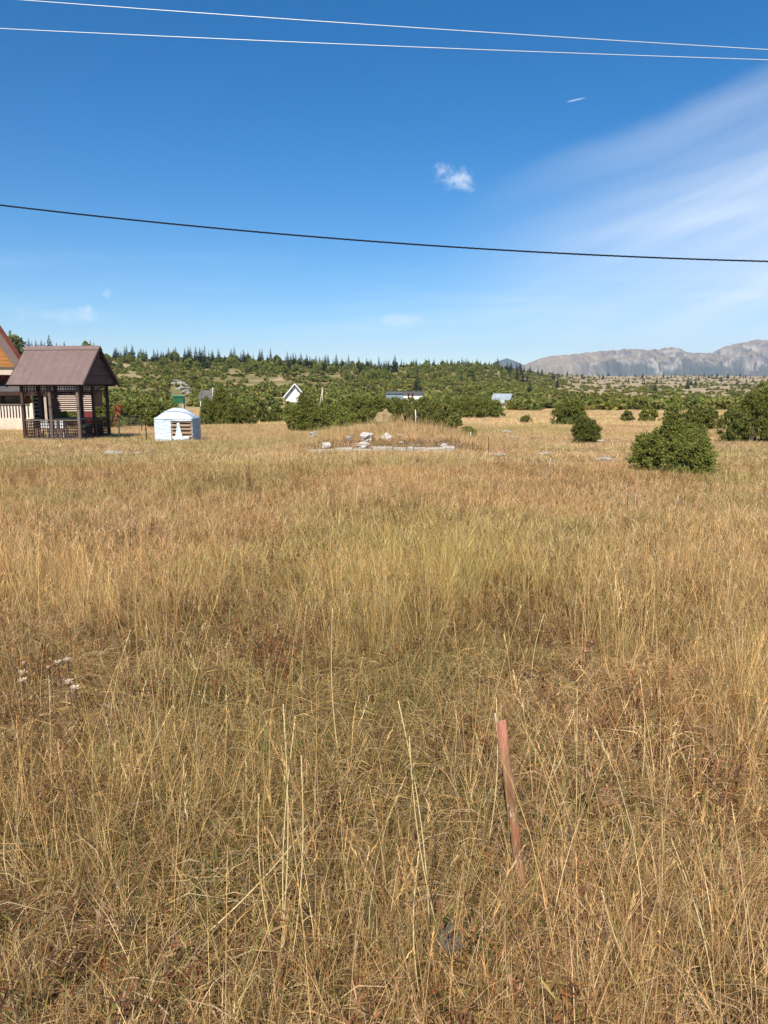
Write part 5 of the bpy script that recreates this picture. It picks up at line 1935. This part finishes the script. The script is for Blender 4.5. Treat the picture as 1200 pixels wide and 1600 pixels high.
W_ = (0.80, 0.66, 0.50); Rr = (0.36, 0.14, 0.07)
for k, (px, py, D, col, lab) in enumerate((
        (36, 1052, 3.65, W_, 'cream dried thistle head, lower one at the left edge of the meadow'),
        (35, 1064, 3.55, W_, 'cream dried thistle head lowest of the group at the left edge'),
        (90, 1036, 3.75, W_, 'brightest cream thistle head right of the left edge group'),
        (105, 1032, 3.8, W_, 'small cream thistle head, rightmost of the left edge group'),
        (76, 1043, 3.7, Rr, 'brownish thistle head between the cream ones at left'),
        (38, 1036, 3.75, Rr, 'rusty thistle head uppermost of the left edge group'),
        (107, 1066, 3.5, W_, 'cream thistle head below the brightest one at left'),
        (117, 1076, 3.4, W_, 'pale thistle head lower right of the left group'),
        (988, 934, 5.0, (0.6, 0.36, 0.18), 'tan thistle head alone in the right meadow'),
        (968, 952, 4.8, (0.6, 0.44, 0.24), 'tan thistle head left of the lone one at right'),
        (925, 1004, 4.1, Rr, 'rust red thistle head in the right meadow, upper of a pair'),
        (915, 1018, 4.0, Rr, 'rust red thistle head in the right meadow, lower of a pair'))):
    thistle(px, py, D, 0.3, col, lab, 400 + k)

# ================================================================== MEADOW
SKB = [(STAKE.x, STAKE.y)]

def tone_at(x, y):
    """large patches of greener, redder and paler sward"""
    g = np.clip((fbm(x / 3.2 + 3, y / 4.5 + 8, 3, 71) - 0.47) * 6, 0, 1)[:, None]
    q = np.clip((fbm(x / 2.0 + 31, y / 2.6, 3, 72) - 0.50) * 6, 0, 1)[:, None]
    p_ = np.clip((fbm(x / 2.6 + 11, y / 3.4 + 50, 3, 73) - 0.50) * 6, 0, 1)[:, None]
    t = np.ones((len(x), 3)) * np.array([1.06, 1.03, 1.10])
    t = t * (1 - 0.45 * g) + 0.45 * g * np.array([0.76, 0.86, 0.64])
    t = t * (1 - 0.28 * q * (1 - g)) + 0.28 * q * (1 - g) * t * np.array([0.88, 0.74, 0.68])
    t = t * (1 - 0.5 * p_) + 0.5 * p_ * t * np.array([1.18, 1.15, 1.1])
    return t


def sow(name, key, xy, lean, s0, s1, label, keepp=None, zs=(0.85, 1.2), grow=None):
    x, y = xy
    P = place(x, y, None if keepp is None else keepp(x, y))
    s, rt = rotscl(P, lean, s0, s1, zs, None if grow is None else grow(P[:, 0], P[:, 1]))
    return scatter(name, key, P, s, rt, label, tone_at(P[:, 0], P[:, 1]))


def clumpy(sc, thr, gain, lo, seed, aspect=1.25):
    return lambda x, y: np.clip((fbm(x / sc + seed, y / sc / aspect, 3, seed) - thr) * gain, lo, 1)


# near sward
sow('grass', 'turf', field(0.7, 6.5, 270), 0.12, 0.75, 1.25, 'short matted dry grass of the near meadow')
sow('grass', 'basal', field(0.7, 6.5, 190), 0.12, 0.65, 1.15, 'upright dry grass of the near meadow', clumpy(0.55, 0.36, 3.6, 0.12, 60))
sow('litter', 'litter', field(0.7, 6.5, 130), 0.1, 0.8, 1.4, 'matted dry litter under the near grass')
sow('dry_weeds', 'forbs', field(0.7, 6.5, 60), 0.1, 0.7, 1.25, 'rust brown dead weeds in the near meadow', clumpy(0.8, 0.40, 4, 0.08, 61))
sow('green_grass', 'herbs', field(0.7, 6.5, 95), 0.1, 0.7, 1.3, 'low green herbs between the dry grass', clumpy(0.7, 0.43, 5, 0.08, 62))
sow('tall_grass', 'stems', field(0.9, 7.0, 60), 0.09, 0.7, 1.15, 'tall straw stems with seed heads in the near meadow', clumpy(0.7, 0.42, 5, 0.07, 63))
# middle meadow
sow('grass', 'midturf', field(5.0, 17, 130), 0.12, 0.8, 1.3, 'short matted dry grass of the middle meadow')
sow('grass', 'midgrass', field(4.6, 17, 85), 0.10, 0.7, 1.1, 'upright dry grass of the middle meadow', clumpy(0.9, 0.36, 3.6, 0.12, 68), grow=lambda x, y: np.where((px_of(x, y) > 800) & (y > 9), 0.55, 0.74))
sow('tall_grass', 'midstems', field(7.0, 17, 7), 0.09, 0.65, 1.0, 'straw stems of the middle meadow',
    lambda x, y: clumpy(1.4, 0.42, 4, 0.05, 64)(x, y) * np.where((px_of(x, y) > 800) & (y > 9), 0.4, 1.0))
sow('dry_weeds', 'forbs', field(6.5, 17, 14), 0.1, 0.8, 1.3, 'rust brown weeds of the middle meadow', clumpy(1.6, 0.4, 4, 0.05, 65))
sow('green_grass', 'herbs', field(6.5, 17, 12), 0.1, 0.8, 1.3, 'green herb patches of the middle meadow', clumpy(1.8, 0.45, 5, 0.03, 66))
# far meadow
far_h = lambda x, y: np.where(px_of(x, y) > 740, 0.6, np.where(px_of(x, y) < 340, 0.7, 0.9))
sow('grass', 'clump', field(15, 48, 30), 0.08, 0.7, 1.1, 'dry grass clumps of the far meadow', None, grow=far_h)
sow('tall_grass', 'tall', field(15, 40, 5), 0.06, 0.6, 0.95, 'taller straw of the far meadow', lambda x, y: clumpy(2.5, 0.4, 4, 0.1, 67)(x, y) * np.where(px_of(x, y) > 740, 0.05, np.where(px_of(x, y) < 350, 0.35, 1.0)))
# the heap and around the foundation carries tall grass
sow('tall_grass', 'tall', (rng.normal(0.4, 2.2, 420), rng.normal(25.5, 1.8, 420)), 0.06, 0.6, 1.0, 'tall straw growing over the heap and foundation')
sow('grass', 'clump', field(46, 125, 2.4), 0.06, 1.0, 1.9, 'thin dry grass of the distant fields', None, (0.5, 0.8))


# ---- tall single stems that stand out
def tall_stem(px0, py0, px1, py1, lab, k, dtop=0.0):
    b = ground_hit(px0, py0)
    tpt = ray_at(px1, py1, b.y + dtop)
    r = np.random.default_rng(k)
    e = empty('tall_grass_stem', b)
    d = tpt - b
    pts = []
    for i in range(9):
        s = i / 8
        pts.append(d * s + Vector((0.02 * math.sin(s * 3.1) * (1 if k % 2 else -1), 0, 0)))
    m = MB(); m.tube(pts, list(np.linspace(0.0027, 0.0014, 9)), 5)
    m.build('stalk', M['straw'], e, smooth=True)
    V, F, C = [], [], []
    L = min(0.16, d.length * 0.28)
    ax = np.array((pts[-1] - pts[-2]).normalized())
    for i in range(40):
        s = i / 40
        p = np.array(pts[-1]) - ax * L * (1 - s)
        a = r.uniform(0, 6.28)
        o_ = np.cross(ax, [math.cos(a), math.sin(a), 0.2]); o_ /= np.linalg.norm(o_)
        dd = ax * 0.8 + o_ * 0.35
        l = 0.016 * (1.1 - 0.6 * abs(s - 0.35))
        ribbon(V, F, C, [p, p + dd * l * 0.5, p + dd * l], [0.0008, 0.0026, 0.0005], np.cross(dd, o_), np.array(STRAW[int(r.integers(0, 4))]) * r.uniform(0.85, 1.1))
    obj('seed_head', mesh_np('seed_head', np.array(V), np.array(F), M['grass'], np.array(C)), e)
    tag(e, lab, 'grass stem', 'tall straw stems standing out in the near meadow')


M['straw'] = simple_mat('straw_stalk', (0.62, 0.45, 0.20), (0.76, 0.60, 0.32), 30, 0.6, 0.3)
for k, (a, b, c, d, lab) in enumerate((
        (532, 1205, 520, 950, 'tall pale straw stem standing alone left of the picture centre, tip highest'),
        (436, 1520, 442, 1100, 'straight straw stem, tallest of the tight bunch left of centre'),
        (446, 1510, 462, 1120, 'straw stem just right of the tallest one in the bunch'),
        (452, 1530, 470, 1180, 'thin straw stem at the right of the tight bunch'),
        (430, 1500, 405, 1240, 'straw stem leaning left out of the tight bunch'),
        (672, 1470, 622, 1095, 'long straw stem leaning left, left of the stake'),
        (690, 1480, 640, 1150, 'straw stem leaning left close to the stake, lower tip'),
        (760, 1340, 775, 1090, 'straw stem passing just left of the stake head'),
        (1025, 1590, 940, 1390, 'pale bent straw stem leaning left at the lower right'),
        (1120, 1590, 1048, 1310, 'long straw stem leaning left near the lower right corner'),
        (20, 1400, 12, 1280, 'short straw ear at the left edge'),
        (300, 1480, 480, 1290, 'straw stem leaning far right in the lower left'),
        (660, 1590, 655, 1330, 'upright straw stem at the bottom, left of the grey stone'),
        (1000, 1240, 1000, 1060, 'upright thin straw stem in the right meadow'),
        (830, 1080, 850, 960, 'pale upright straw tuft stem above the stake'))):
    tall_stem(a, b, c, d, lab, 500 + k)

# ---- haze
HAZE = True
if HAZE:
    m = MB(); m.box((0, 3600, 120), (15000, 13200, 840))
    mt = bpy.data.materials.new('thin_air'); mt.use_nodes = True
    t = NT(mt.node_tree)
    pv = t.n('ShaderNodeVolumePrincipled')
    pv.inputs['Color'].default_value = (0.62, 0.78, 1.0, 1)
    pv.inputs['Density'].default_value = 7.5e-5
    pv.inputs['Anisotropy'].default_value = 0.0
    oo = t.n('ShaderNodeOutputMaterial')
    t.t.links.new(pv.outputs[0], oo.inputs['Volume'])
    hz_ = m.build('haze', mt)
    tag(hz_, 'thin blue air over the whole place', kind='stuff')
